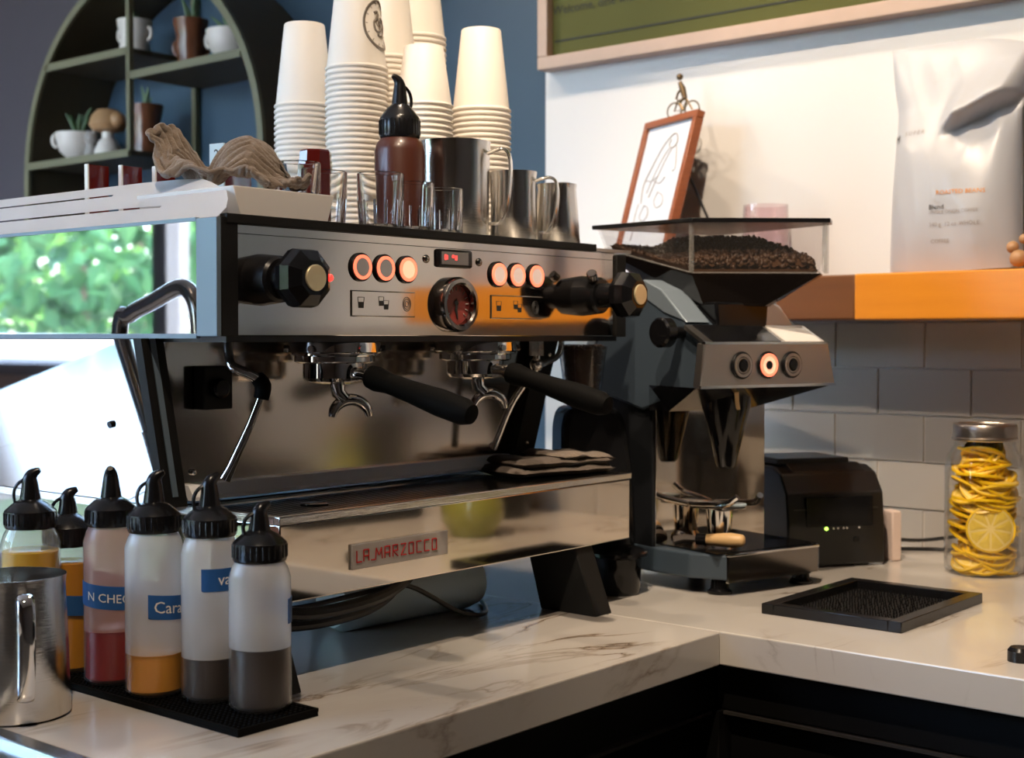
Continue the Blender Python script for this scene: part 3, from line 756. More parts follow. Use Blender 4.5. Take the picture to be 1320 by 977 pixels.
# crumpled towel
def towel(name, label, loc, rz, fx, fy, hfun, mat, base=0, n=120, m=54):
    g = G(); rows = []
    for j in range(m + 1):
        r = j / m; row = []
        for i in range(n):
            a = 2 * pi * i / n
            wob = 1 + .10 * sin(3 * a + .7) + .06 * sin(7 * a + 1.1)
            x, y = fx * wob * r * cos(a), fy * wob * r * sin(a)
            row.append(g.bm.verts.new((x, y, base + hfun(x, y, r))))
            if j == 0: break
        rows.append(row)
    for i in range(n): g.bm.faces.new((rows[0][0], rows[1][i], rows[1][(i + 1) % n]))
    for A, B in zip(rows[1:], rows[2:]):
        for i in range(n): g.bm.faces.new((A[i], B[i], B[(i + 1) % n], A[(i + 1) % n]))
    low = [g.bm.verts.new((v.co.x * .96, v.co.y * .96, base)) for v in rows[-1]]
    for i in range(n): g.bm.faces.new((rows[-1][i], low[i], low[(i + 1) % n], rows[-1][(i + 1) % n]))
    g.bm.faces.new(low[::-1]); bmesh.ops.recalc_face_normals(g.bm, faces=g.bm.faces)
    return single(name, g.sm(), mat, label, 'towel', loc, rz, sharp=60)
# draped cloth: 65 x 47 points of a crumpled sheet in half millimetres
CLOTH = """
-124,-62,128 -128,-51,128 -124,-42,126 -122,-41,133 -115,-45,137 -119,-35,137 -112,-36,143 -106,-34,146 -98,-37,142 -101,-29,144 -108,-22,142 -107,-17,132 -106,-11,130 -102,-8,140 -92,-13,144 -85,-7,146 -89,2,143 -90,8,135 -84,11,140 -75,15,136 -77,11,127 -73,17,124 -64,13,124 -62,18,118 -51,16,114 -55,21,111 -59,22,100 -55,28,99 -54,31,94 -50,34,98 -51,40,94 -45,40,96 -50,47,98 -53,51,93 -45,57,99 -49,61,95 -55,55,86 -58,61,89 -54,66,93 -57,71,94 -65,71,87 -66,68,79 -65,73,87 -65,83,87 -67,82,76 -63,88,83 -65,95,80
-135,-60,128 -122,-61,127 -118,-52,125 -120,-41,126 -117,-50,133 -115,-42,132 -110,-37,135 -110,-28,139 -103,-38,137 -98,-33,138 -99,-26,143 -101,-17,139 -100,-16,131 -100,-5,130 -96,-3,141 -83,-11,140 -82,-1,143 -86,1,134 -84,10,130 -72,8,139 -68,11,133 -75,9,119 -70,12,114 -58,12,120 -63,17,108 -50,15,107 -48,23,104 -55,24,94 -47,28,98 -52,33,88 -42,39,96 -49,42,86 -43,46,97 -51,49,85 -40,53,94 -41,62,96 -44,59,87 -54,57,81 -48,67,89 -55,63,84 -52,75,86 -58,66,75 -61,74,75 -53,80,84 -57,84,74 -60,89,69 -55,94,78
-139,-64,121 -133,-57,119 -126,-50,119 -118,-45,119 -109,-50,126 -106,-47,133 -114,-34,126 -115,-29,130 -108,-32,132 -98,-33,130 -101,-25,134 -93,-25,137 -93,-17,137 -93,-9,133 -94,-1,132 -86,-6,134 -77,-9,139 -77,1,136 -83,3,121 -72,3,127 -65,-3,129 -61,4,122 -67,6,109 -53,8,109 -63,9,99 -56,15,102 -44,15,101 -42,23,99 -52,27,89 -42,31,92 -46,36,84 -40,39,87 -35,46,91 -45,46,82 -47,52,80 -35,55,90 -37,64,87 -42,60,81 -49,60,74 -43,69,85 -49,69,74 -43,78,80 -52,73,68 -47,82,73 -46,90,76 -51,84,64 -54,96,65
-135,-73,122 -128,-70,122 -121,-59,119 -113,-54,119 -105,-50,118 -103,-46,125 -104,-38,129 -107,-32,128 -109,-25,127 -102,-25,126 -94,-29,126 -95,-21,131 -85,-22,135 -84,-15,133 -93,-8,127 -88,-4,126 -79,-5,129 -71,-5,132 -79,-3,121 -73,0,119 -69,-5,120 -58,-7,118 -55,1,112 -57,1,102 -50,8,102 -58,15,92 -50,19,93 -42,18,93 -38,22,89 -37,30,91 -35,37,89 -44,39,79 -37,42,81 -32,49,86 -44,46,75 -44,54,71 -30,57,83 -31,62,79 -42,60,70 -38,68,76 -43,66,66 -37,75,77 -37,80,73 -44,79,63 -38,89,71 -43,93,59 -42,96,68
-133,-77,113 -133,-65,111 -130,-54,112 -122,-48,114 -112,-46,114 -113,-42,121 -108,-36,119 -99,-37,124 -108,-29,119 -108,-23,121 -102,-16,121 -94,-17,125 -88,-24,126 -87,-18,127 -90,-10,121 -77,-16,130 -82,-8,121 -71,-10,127 -79,-7,113 -76,1,110 -68,0,112 -63,-7,109 -52,-7,105 -50,1,102 -57,7,93 -47,10,94 -53,15,83 -52,22,82 -48,29,81 -44,32,75 -32,30,84 -34,39,81 -40,42,75 -27,42,82 -26,51,80 -36,49,71 -38,54,66 -28,58,73 -36,60,63 -29,67,73 -35,69,66 -39,72,60 -31,76,71 -32,82,65 -39,84,56 -31,91,65 -35,100,62
-125,-78,121 -123,-69,114 -123,-61,109 -121,-51,105 -120,-40,109 -118,-36,116 -105,-41,118 -98,-41,118 -95,-32,122 -105,-25,111 -99,-25,120 -94,-16,117 -88,-21,118 -82,-23,125 -87,-15,116 -80,-17,121 -72,-19,123 -65,-13,118 -73,-15,111 -72,-5,107 -70,-2,100 -64,2,96 -54,1,96 -46,-4,96 -45,5,97 -52,9,86 -44,14,86 -36,16,88 -34,24,84 -44,27,74 -35,30,73 -28,34,79 -39,36,72 -38,44,67 -25,43,75 -24,51,74 -36,49,62 -32,56,60 -23,61,70 -29,61,63 -25,68,66 -34,66,57 -26,76,63 -35,77,54 -27,84,61 -33,93,53 -25,97,61
-128,-78,111 -117,-74,114 -114,-64,115 -115,-54,111 -112,-46,106 -115,-37,105 -111,-31,112 -102,-35,114 -95,-38,116 -97,-28,114 -97,-22,112 -88,-30,120 -90,-20,113 -82,-27,118 -87,-16,110 -80,-15,112 -75,-21,118 -66,-21,115 -64,-15,111 -71,-12,100 -60,-9,99 -58,-5,96 -61,1,87 -53,2,88 -41,1,90 -41,8,91 -50,12,78 -47,18,77 -34,17,78 -28,21,83 -29,26,79 -32,30,70 -28,37,71 -35,35,63 -30,43,64 -21,43,71 -17,51,69 -28,49,56 -21,56,64 -25,59,55 -18,65,63 -25,66,53 -31,72,53 -23,79,56 -31,82,49 -21,89,55 -24,99,51
-127,-77,103 -126,-67,105 -116,-62,107 -106,-60,112 -103,-51,111 -105,-44,109 -105,-37,105 -105,-29,106 -98,-35,108 -89,-35,113 -97,-25,104 -91,-27,110 -83,-30,113 -84,-24,108 -78,-24,110 -81,-17,102 -71,-24,108 -71,-17,103 -64,-19,105 -57,-15,105 -66,-14,93 -63,-6,92 -49,-9,93 -46,-2,88 -52,2,79 -40,1,86 -35,10,85 -43,14,73 -45,19,70 -36,24,68 -23,22,74 -21,28,74 -19,34,73 -25,34,65 -29,37,55 -22,43,60 -15,44,65 -18,51,60 -21,51,51 -20,59,49 -16,61,57 -18,68,51 -21,72,57 -24,72,48 -23,81,51 -25,91,46 -19,97,45
-116,-77,104 -119,-68,100 -120,-56,98 -116,-49,100 -104,-52,102 -107,-43,99 -98,-42,106 -104,-34,99 -98,-32,98 -92,-40,107 -90,-34,104 -92,-25,98 -85,-27,103 -82,-35,106 -74,-32,109 -77,-27,101 -73,-19,94 -65,-27,103 -69,-20,95 -57,-22,99 -52,-16,97 -59,-11,87 -58,-6,84 -49,-6,82 -52,2,77 -47,6,73 -35,5,79 -30,9,79 -26,16,76 -35,20,64 -34,25,61 -23,27,64 -17,27,70 -18,34,65 -19,36,56 -22,41,52 -15,47,57 -10,50,62 -15,58,62 -14,59,52 -15,63,46 -12,67,55 -13,74,58 -16,77,53 -24,82,42 -15,87,52 -12,97,51
-115,-72,98 -109,-69,105 -106,-60,102 -113,-55,93 -109,-46,94 -103,-46,92 -95,-48,102 -101,-38,93 -93,-41,99 -92,-37,93 -86,-42,104 -88,-33,97 -85,-26,92 -80,-32,98 -74,-39,104 -70,-33,101 -76,-26,89 -69,-27,97 -60,-28,96 -65,-15,92 -55,-23,92 -51,-16,87 -44,-13,88 -40,-8,82 -40,0,83 -47,3,67 -42,10,66 -34,11,68 -23,9,70 -21,18,68 -30,21,57 -28,28,56 -18,28,59 -10,26,64 -14,38,61 -13,37,55 -14,43,46 -14,50,46 -9,52,57 -8,62,59 -6,61,50 -6,69,47 -12,72,51 -17,70,44 -23,74,38 -14,85,44 -6,89,47
-111,-61,95 -110,-71,93 -101,-67,99 -102,-59,96 -107,-52,87 -97,-52,95 -98,-49,88 -92,-51,97 -95,-41,87 -85,-47,98 -87,-39,87 -80,-42,97 -86,-32,86 -79,-33,89 -75,-39,96 -68,-40,98 -71,-36,89 -70,-29,87 -72,-25,87 -65,-21,85 -66,-15,81 -57,-10,77 -55,-6,76 -45,-6,73 -33,-6,76 -32,2,72 -40,6,61 -37,13,57 -29,13,61 -18,11,64 -17,20,61 -24,22,49 -20,28,51 -12,28,55 -6,33,63 -10,39,63 -7,43,56 -5,43,44 -9,56,43 -2,57,53 -2,62,60 -4,69,57 -7,78,55 -11,77,46 -15,72,36 -20,86,36 -14,92,41
-121,-63,89 -112,-62,88 -102,-70,90 -106,-60,81 -98,-61,88 -101,-52,80 -93,-54,81 -92,-59,92 -92,-46,81 -84,-54,91 -85,-46,84 -78,-50,94 -80,-42,88 -81,-35,81 -75,-41,87 -69,-47,93 -63,-42,92 -63,-34,92 -59,-28,87 -53,-27,86 -46,-22,84 -45,-15,81 -48,-11,73 -50,-4,65 -42,-1,63 -28,-3,66 -25,6,64 -34,10,52 -31,15,51 -22,13,55 -14,15,57 -15,20,48 -16,27,44 -14,32,46 -5,33,54 -3,37,63 -4,46,64 -2,49,53 2,49,44 -2,58,43 1,65,51 4,69,59 2,78,56 -4,80,46 -8,71,40 -9,81,39 -9,91,36
-116,-72,82 -113,-61,76 -107,-73,82 -103,-66,76 -95,-68,82 -100,-58,75 -94,-56,72 -91,-65,83 -86,-62,85 -87,-51,75 -83,-55,84 -78,-57,90 -76,-52,84 -83,-43,78 -76,-43,78 -71,-50,86 -72,-38,83 -63,-35,85 -69,-25,80 -60,-21,81 -52,-19,75 -45,-21,73 -37,-17,75 -32,-10,68 -36,-4,58 -37,1,52 -23,-1,58 -22,7,56 -27,10,44 -22,15,46 -14,9,55 -13,20,55 -12,21,47 -6,29,43 -5,40,45 0,40,53 3,45,61 -1,54,63 3,54,53 9,52,43 5,62,42 1,67,41 10,74,52 1,76,47 -1,72,36 -10,74,31 -13,86,29
-118,-77,72 -114,-67,67 -104,-66,67 -102,-76,75 -95,-75,75 -99,-65,67 -91,-70,76 -90,-61,68 -87,-67,78 -87,-56,69 -82,-57,79 -78,-64,84 -75,-56,83 -80,-50,76 -81,-42,72 -71,-45,78 -65,-45,84 -71,-33,79 -65,-30,75 -65,-21,71 -60,-13,69 -48,-14,65 -40,-12,64 -27,-13,62 -24,-5,57 -32,-1,47 -31,3,45 -16,3,52 -16,8,44 -18,17,41 -10,11,47 -6,12,57 -9,21,58 -2,27,51 2,33,45 7,42,45 7,48,52 7,50,60 5,60,61 7,62,53 15,59,46 10,64,40 7,71,42 8,83,48 1,84,40 -3,82,32 -13,81,25
-111,-84,67 -111,-77,60 -103,-80,67 -103,-71,58 -95,-69,60 -94,-81,69 -87,-79,70 -88,-69,62 -85,-72,70 -84,-62,62 -81,-64,68 -79,-68,78 -79,-61,74 -79,-56,70 -78,-50,70 -73,-43,72 -65,-43,77 -58,-41,83 -54,-33,80 -54,-26,74 -55,-20,67 -51,-13,55 -44,-6,51 -30,-8,54 -23,-9,52 -17,-4,53 -25,2,42 -21,5,34 -14,5,36 -15,14,33 -10,17,42 -5,15,49 -1,18,59 -1,28,62 4,37,57 10,41,54 17,43,50 16,50,50 11,55,63 12,57,54 12,65,57 13,69,51 14,66,40 13,76,47 9,80,38 2,77,31 -3,83,26
-104,-92,59 -107,-84,53 -98,-88,61 -101,-78,51 -95,-72,50 -94,-78,58 -87,-86,65 -87,-75,58 -87,-80,62 -82,-72,64 -78,-66,62 -78,-73,72 -74,-66,72 -72,-60,76 -72,-52,79 -71,-48,73 -74,-35,72 -61,-37,76 -51,-38,74 -44,-32,71 -37,-25,68 -32,-20,60 -36,-15,50 -37,-8,39 -28,-2,37 -20,-7,42 -13,-5,45 -15,0,42 -10,2,36 -7,9,31 -7,19,34 -1,20,45 3,19,51 6,29,56 7,33,66 9,44,67 15,47,60 24,47,55 20,55,64 24,54,54 18,63,62 21,61,51 22,65,46 21,71,41 16,73,35 11,79,29 3,87,29
-106,-97,51 -99,-96,55 -100,-88,46 -91,-89,52 -93,-81,46 -87,-77,47 -89,-86,55 -82,-86,60 -82,-75,53 -79,-81,64 -75,-76,66 -73,-74,72 -72,-69,75 -76,-57,66 -68,-59,76 -63,-51,80 -67,-40,69 -69,-31,66 -61,-25,62 -50,-23,58 -42,-22,54 -32,-23,52 -24,-19,48 -21,-12,44 -27,-6,31 -21,-3,31 -15,-6,36 -10,-9,46 -12,0,45 -5,9,41 2,13,35 2,24,37 8,30,47 19,33,50 19,39,58 16,39,70 17,49,73 27,49,67 22,56,68 31,54,62 24,64,68 30,61,55 19,69,60 21,76,54 21,81,47 15,86,39 13,89,30
-99,-105,46 -101,-95,42 -90,-97,50 -93,-89,40 -87,-90,43 -90,-82,37 -84,-83,45 -85,-92,53 -81,-82,52 -76,-77,51 -76,-72,56 -73,-66,62 -68,-67,71 -71,-60,63 -72,-51,66 -61,-47,72 -55,-43,76 -56,-31,66 -58,-29,56 -54,-21,47 -47,-13,46 -36,-15,42 -30,-13,34 -22,-18,39 -15,-14,38 -19,-8,25 -12,-2,27 -9,-6,36 -3,-3,47 -7,4,50 4,13,47 11,22,43 7,23,61 16,32,62 26,34,60 27,41,64 25,44,76 27,52,77 35,54,67 29,59,73 32,67,71 36,60,60 29,71,62 28,68,54 29,71,45 27,78,36 21,85,30
-91,-107,42 -97,-103,34 -90,-102,45 -91,-96,36 -83,-97,43 -85,-92,34 -82,-85,35 -79,-91,43 -77,-91,52 -73,-88,57 -73,-81,61 -68,-72,60 -65,-64,60 -68,-59,71 -66,-52,61 -69,-42,63 -60,-40,66 -47,-40,66 -41,-30,58 -41,-27,46 -42,-16,34 -27,-20,37 -26,-16,27 -21,-16,28 -16,-23,37 -12,-14,29 -8,-8,24 -2,0,27 0,3,37 -1,4,53 4,16,57 17,20,51 15,22,65 13,34,74 27,37,72 36,37,66 36,45,67 41,50,71 36,54,81 35,64,79 38,59,70 43,68,69 38,68,65 36,66,54 27,75,55 27,82,47 27,86,39
-93,-113,30 -93,-114,41 -87,-106,36 -89,-100,29 -82,-105,43 -81,-98,35 -80,-90,31 -75,-88,34 -76,-83,44 -73,-85,51 -68,-76,53 -68,-78,65 -64,-73,70 -60,-63,70 -62,-55,71 -58,-47,66 -63,-39,56 -50,-37,55 -35,-36,50 -29,-28,44 -38,-24,29 -32,-18,23 -23,-21,23 -17,-15,20 -16,-23,30 -9,-24,37 -7,-14,37 -1,-7,38 6,3,37 9,9,42 18,13,59 25,20,60 22,27,69 21,32,83 29,41,80 38,40,77 38,48,82 48,46,74 46,55,78 42,60,86 43,63,77 48,57,68 46,62,61 44,71,56 34,76,61 37,74,47 34,82,41
-86,-119,27 -86,-120,39 -81,-111,36 -86,-108,26 -80,-102,30 -74,-103,40 -77,-95,38 -78,-98,47 -70,-87,41 -70,-78,44 -68,-83,57 -62,-72,57 -59,-68,62 -59,-64,75 -54,-54,72 -57,-50,58 -58,-42,49 -54,-33,40 -44,-28,35 -30,-33,36 -22,-29,35 -20,-30,23 -19,-26,14 -13,-21,13 -9,-19,22 -6,-19,29 -2,-19,41 -3,-13,47 2,0,46 6,6,50 11,16,68 28,19,71 35,30,73 34,34,86 35,43,91 45,42,82 44,48,90 54,46,84 54,52,79 45,56,88 48,61,86 52,58,75 53,62,66 43,70,69 38,80,63 35,84,55 42,82,45
-78,-119,24 -80,-120,33 -75,-113,40 -82,-113,27 -77,-105,23 -72,-102,29 -71,-95,30 -69,-100,45 -72,-95,52 -62,-84,44 -63,-77,50 -61,-81,66 -58,-72,73 -52,-61,73 -60,-57,61 -46,-53,59 -40,-43,52 -39,-39,36 -43,-34,25 -32,-32,21 -23,-34,30 -14,-33,32 -13,-29,21 -6,-25,12 -1,-18,16 -2,-11,24 1,-10,32 9,-9,47 5,-5,57 8,7,70 15,15,79 24,25,82 40,26,84 45,34,86 44,40,97 54,40,90 49,48,97 60,46,91 54,53,93 56,60,90 55,59,83 51,68,83 49,69,76 52,72,67 49,80,67 44,75,53 43,86,54
-76,-127,28 -69,-123,28 -74,-121,39 -73,-114,30 -72,-113,22 -72,-109,31 -65,-99,28 -68,-95,35 -66,-98,48 -67,-91,56 -56,-81,51 -55,-78,58 -49,-71,73 -49,-62,64 -60,-55,51 -48,-49,45 -35,-47,43 -29,-42,36 -32,-38,19 -26,-32,13 -20,-35,19 -13,-38,28 -8,-34,29 -9,-27,25 -3,-22,25 5,-16,24 9,-7,31 13,1,43 13,2,53 20,10,68 32,15,80 30,23,92 40,32,96 54,30,93 53,40,101 62,41,93 57,47,102 63,48,95 58,57,99 62,52,90 62,54,82 59,67,85 58,64,72 53,75,75 56,69,60 52,72,52 50,80,49
-74,-129,27 -76,-127,37 -68,-119,43 -67,-113,35 -66,-116,25 -65,-108,25 -68,-104,39 -59,-98,35 -60,-91,40 -60,-94,54 -59,-89,64 -53,-79,72 -51,-71,59 -54,-65,51 -58,-60,42 -52,-46,34 -41,-42,26 -24,-45,28 -21,-42,28 -22,-40,11 -15,-32,9 -12,-33,17 -4,-32,23 -2,-32,24 -5,-28,35 2,-17,36 9,-13,39 20,-5,52 26,5,65 23,9,81 29,14,93 44,21,93 46,30,104 57,32,106 63,35,98 61,42,106 68,42,95 69,48,98 65,53,105 66,58,96 63,62,91 64,61,78 59,70,81 62,68,68 55,80,68 59,77,54 49,82,57
-65,-127,24 -66,-131,30 -68,-130,43 -63,-123,35 -60,-117,32 -58,-107,28 -61,-109,42 -60,-102,45 -51,-94,41 -50,-85,48 -50,-84,60 -43,-75,72 -41,-63,61 -45,-56,50 -50,-56,32 -35,-51,35 -35,-50,18 -26,-46,15 -17,-47,24 -15,-41,17 -12,-40,8 -5,-34,8 3,-33,13 2,-25,19 4,-24,31 1,-21,44 5,-12,57 13,-2,68 28,0,75 38,11,83 38,14,100 46,21,107 57,22,100 67,31,98 72,38,101 67,38,111 70,45,106 77,43,95 73,55,102 69,50,92 70,56,86 71,60,80 66,75,82 61,76,75 64,73,63 59,87,62 56,87,53
-60,-120,25 -59,-131,26 -60,-133,40 -62,-124,45 -59,-117,41 -51,-114,33 -54,-111,44 -52,-103,39 -53,-101,52 -51,-94,64 -46,-85,71 -47,-77,56 -46,-66,47 -38,-59,41 -43,-55,24 -28,-55,28 -19,-54,26 -21,-53,10 -15,-47,10 -9,-46,19 -9,-41,18 -4,-37,18 2,-37,24 8,-30,23 14,-18,31 11,-19,44 16,-12,61 18,-9,77 28,2,89 45,5,92 52,17,97 57,21,111 64,29,113 70,29,107 78,30,100 76,37,108 74,44,113 79,42,102 77,48,103 77,50,93 72,62,96 70,68,88 70,65,74 70,70,66 64,83,69 67,80,55 62,87,52
-53,-123,23 -53,-122,31 -52,-131,32 -54,-126,39 -55,-122,47 -51,-120,40 -44,-111,38 -41,-104,48 -47,-103,59 -40,-93,69 -36,-81,65 -34,-70,55 -37,-65,42 -44,-66,28 -39,-63,15 -28,-59,19 -16,-59,21 -14,-57,21 -9,-52,11 -6,-45,8 -4,-44,17 -5,-45,29 -3,-38,31 3,-34,31 18,-24,38 24,-14,50 25,-11,68 33,-9,85 36,-2,99 45,8,107 62,10,100 68,23,103 73,24,116 75,32,117 81,31,109 81,34,101 83,40,111 81,50,111 83,47,97 82,58,102 80,56,88 79,63,80 78,68,75 70,81,75 73,76,61 66,89,64 70,90,56
-49,-133,23 -45,-122,23 -46,-122,33 -47,-131,37 -50,-132,47 -45,-121,49 -35,-111,43 -40,-110,56 -35,-102,65 -30,-89,62 -40,-86,52 -41,-77,41 -30,-72,33 -30,-65,26 -30,-69,12 -19,-60,8 -12,-58,16 -4,-58,22 -6,-51,21 0,-48,11 1,-40,10 4,-39,21 2,-41,33 3,-35,44 12,-26,55 26,-20,61 37,-13,72 43,-2,85 51,2,100 54,5,115 67,13,111 77,16,103 79,25,108 83,28,117 86,35,117 89,31,102 86,41,102 89,47,113 89,49,97 86,54,91 82,66,95 78,73,89 77,79,80 80,75,68 73,87,70 74,85,57 75,92,59
-36,-134,25 -44,-133,30 -36,-121,30 -40,-124,40 -37,-132,47 -39,-126,55 -25,-117,52 -30,-108,62 -25,-97,61 -31,-93,50 -29,-80,44 -38,-83,30 -37,-73,19 -21,-71,28 -19,-68,17 -10,-66,7 -9,-57,4 -1,-55,14 2,-57,23 -1,-48,22 9,-41,12 10,-32,17 10,-35,34 14,-35,48 16,-29,64 24,-18,76 42,-15,84 56,-6,92 63,6,99 69,7,116 76,15,120 83,15,112 82,22,116 87,24,108 90,30,110 92,37,112 94,37,101 93,45,104 90,55,106 91,62,98 88,60,87 88,74,86 85,73,76 84,83,75 81,89,67 83,80,61 83,90,56
-35,-140,36 -30,-134,30 -33,-130,38 -27,-120,38 -30,-124,47 -25,-128,59 -21,-116,63 -16,-105,60 -25,-101,50 -21,-88,45 -30,-90,34 -25,-80,28 -28,-79,12 -13,-75,21 -11,-68,23 -7,-64,15 0,-61,6 1,-53,5 1,-53,15 6,-50,23 3,-49,31 15,-40,24 21,-28,33 20,-26,51 28,-27,66 32,-25,86 42,-14,99 54,-5,109 69,0,106 75,10,108 81,9,119 88,14,121 91,22,120 94,29,118 95,26,104 99,35,106 100,42,111 98,44,99 100,55,104 96,55,91 96,68,90 93,66,78 94,79,79 91,77,67 93,90,67 93,79,57 89,83,52
-26,-145,39 -30,-137,45 -21,-134,37 -19,-125,39 -20,-128,51 -17,-120,51 -9,-114,59 -16,-109,48 -13,-96,46 -23,-98,36 -19,-86,31 -25,-89,17 -17,-83,10 -7,-73,10 -2,-70,18 -2,-64,23 3,-60,16 7,-58,6 9,-49,7 11,-49,18 11,-49,30 14,-43,38 22,-29,45 35,-24,57 39,-28,75 47,-21,86 58,-13,99 66,-11,113 75,0,117 84,3,108 89,12,107 95,15,118 93,20,111 98,24,119 102,26,110 102,33,114 104,35,104 105,48,107 105,49,95 105,62,96 103,61,84 103,73,83 101,72,72 102,84,72 102,80,62 99,90,57 99,82,51
-16,-146,38 -21,-143,48 -16,-136,47 -7,-130,41 -9,-133,55 -4,-123,57 -8,-117,46 -4,-105,44 -15,-105,36 -11,-94,32 -17,-95,22 -11,-84,25 -7,-81,15 -1,-75,7 1,-68,9 3,-66,20 4,-59,23 10,-57,17 18,-54,10 19,-44,14 21,-44,30 27,-36,41 24,-38,57 43,-33,64 51,-25,78 52,-26,98 71,-18,98 77,-6,105 85,-4,119 89,4,120 94,5,113 99,10,105 99,17,105 102,17,118 106,27,118 109,30,108 110,40,112 111,41,99 112,54,101 110,55,90 112,68,87 110,67,75 112,79,75 110,78,65 109,89,64 108,82,53 106,92,53
-7,-150,39 -9,-147,48 -8,-137,41 0,-139,48 5,-131,50 -2,-121,45 3,-114,43 -8,-112,34 -5,-100,34 -12,-101,22 -11,-91,12 -4,-87,24 -4,-78,25 0,-74,17 9,-74,8 9,-65,10 10,-63,23 10,-56,24 19,-54,21 28,-49,18 31,-41,29 25,-44,49 31,-41,67 41,-37,79 61,-30,86 63,-22,108 76,-16,112 88,-8,105 89,-1,113 95,-1,122 100,9,123 102,9,113 107,14,107 107,20,109 113,21,117 113,31,118 117,35,104 119,47,106 118,47,92 121,61,92 119,62,79 121,74,77 118,73,66 121,83,67 116,79,56 121,91,59 116,89,50
3,-154,39 3,-146,46 1,-143,35 11,-138,43 3,-131,38 9,-122,41 0,-121,33 5,-110,34 2,-101,27 -4,-102,15 0,-92,9 1,-83,11 5,-82,25 4,-73,27 9,-70,22 17,-70,8 17,-63,10 17,-61,24 16,-55,31 29,-51,32 36,-37,43 33,-50,59 47,-40,69 50,-36,89 61,-34,102 73,-27,113 86,-16,108 96,-9,111 94,0,104 101,-1,113 105,0,122 109,8,121 111,15,118 114,16,106 115,24,106 123,29,115 124,40,112 125,39,97 130,53,96 128,55,82 130,68,79 127,67,68 131,79,66 126,76,56 125,83,47 131,88,57 128,92,52
13,-155,36 16,-148,44 11,-145,32 10,-137,31 15,-131,39 8,-128,31 12,-116,32 2,-113,23 0,-109,13 7,-98,19 4,-91,22 8,-86,8 8,-79,12 10,-74,16 13,-74,24 16,-68,19 25,-66,12 24,-60,16 22,-58,34 25,-52,41 43,-45,45 44,-51,64 47,-45,83 66,-38,87 76,-28,98 85,-27,114 92,-15,119 95,-10,109 100,-7,102 105,2,107 109,0,117 110,7,112 118,8,115 119,16,117 124,21,104 127,30,102 138,41,108 137,41,92 139,51,87 140,62,81 134,64,69 140,72,67 133,70,56 139,80,56 134,77,45 134,87,42 139,89,52
22,-156,35 22,-150,41 23,-148,30 20,-139,36 19,-135,27 19,-124,32 11,-126,21 7,-118,15 8,-106,8 6,-96,9 10,-95,20 11,-88,25 11,-81,23 17,-78,15 18,-71,18 13,-68,30 26,-65,23 33,-56,21 33,-57,38 31,-54,52 52,-51,54 54,-49,74 56,-51,92 70,-38,102 86,-31,100 92,-20,105 101,-17,117 102,-8,117 107,-7,109 109,-2,103 117,1,112 111,5,102 122,11,106 129,14,115 133,25,112 136,26,98 147,37,99 149,49,90 144,49,76 150,61,72 146,61,61 149,73,59 144,69,47 149,79,50 141,74,37 146,83,43 142,88,40
29,-154,28 31,-154,41 29,-143,40 29,-137,29 24,-129,34 22,-127,22 17,-117,24 17,-117,12 10,-106,18 14,-97,10 16,-90,7 17,-81,10 18,-85,25 18,-78,25 26,-73,19 20,-72,30 24,-66,35 39,-63,29 44,-54,40 38,-60,60 59,-57,65 68,-45,75 72,-46,92 80,-44,108 92,-30,112 99,-26,105 101,-16,103 110,-14,116 113,-7,117 115,-8,107 118,-2,101 123,2,110 130,5,110 132,15,103 143,21,109 151,29,101 145,34,88 152,41,76 157,54,76 153,54,64 157,65,61 150,62,52 158,73,50 150,68,42 153,73,33 151,84,33 153,86,44
37,-157,28 34,-149,28 35,-144,37 34,-134,37 33,-126,33 25,-120,28 23,-119,18 17,-110,22 16,-106,8 16,-101,19 18,-92,18 24,-86,9 25,-80,13 25,-79,20 23,-78,31 30,-70,22 30,-71,36 36,-66,43 53,-57,48 47,-67,67 57,-56,81 76,-51,83 84,-39,89 91,-38,104 101,-35,116 104,-23,113 108,-20,105 108,-14,104 117,-11,116 121,-6,112 125,-8,102 126,2,99 138,8,99 143,11,108 153,16,99 150,24,89 159,34,88 163,45,81 160,45,66 165,58,61 158,54,50 156,63,40 165,67,48 163,72,41 159,72,30 162,81,30 161,82,40
47,-155,30 41,-155,37 42,-146,28 35,-139,25 31,-131,22 34,-119,25 28,-113,26 24,-107,25 21,-110,9 21,-101,8 22,-93,9 23,-91,17 23,-91,26 26,-86,29 31,-78,31 40,-72,24 46,-66,35 43,-68,52 60,-67,58 56,-68,78 65,-64,90 77,-51,97 93,-43,93 97,-32,96 106,-32,107 112,-28,116 113,-21,115 116,-18,104 116,-10,100 127,-12,111 132,-5,109 135,-4,96 143,0,107 154,11,102 154,14,87 162,25,87 161,32,74 171,41,73 173,51,64 165,47,53 168,59,51 164,58,40 161,62,32 170,66,43 168,71,32 169,80,29 167,81,39
54,-155,33 47,-149,38 44,-140,38 42,-132,31 39,-124,27 31,-126,15 27,-117,11 31,-108,23 27,-107,16 20,-101,18 30,-95,10 31,-88,8 32,-82,16 34,-86,26 36,-80,21 37,-78,34 44,-76,46 57,-70,50 59,-74,67 67,-62,73 78,-61,87 89,-59,100 97,-45,105 104,-35,96 105,-27,97 113,-24,104 119,-25,115 123,-19,113 125,-16,100 132,-16,108 137,-12,102 148,-8,101 148,3,93 162,5,96 168,16,87 163,22,74 174,31,72 168,37,61 177,45,58 177,52,51 167,51,43 173,60,42 171,59,32 168,64,25 175,67,35 173,75,39 177,80,36
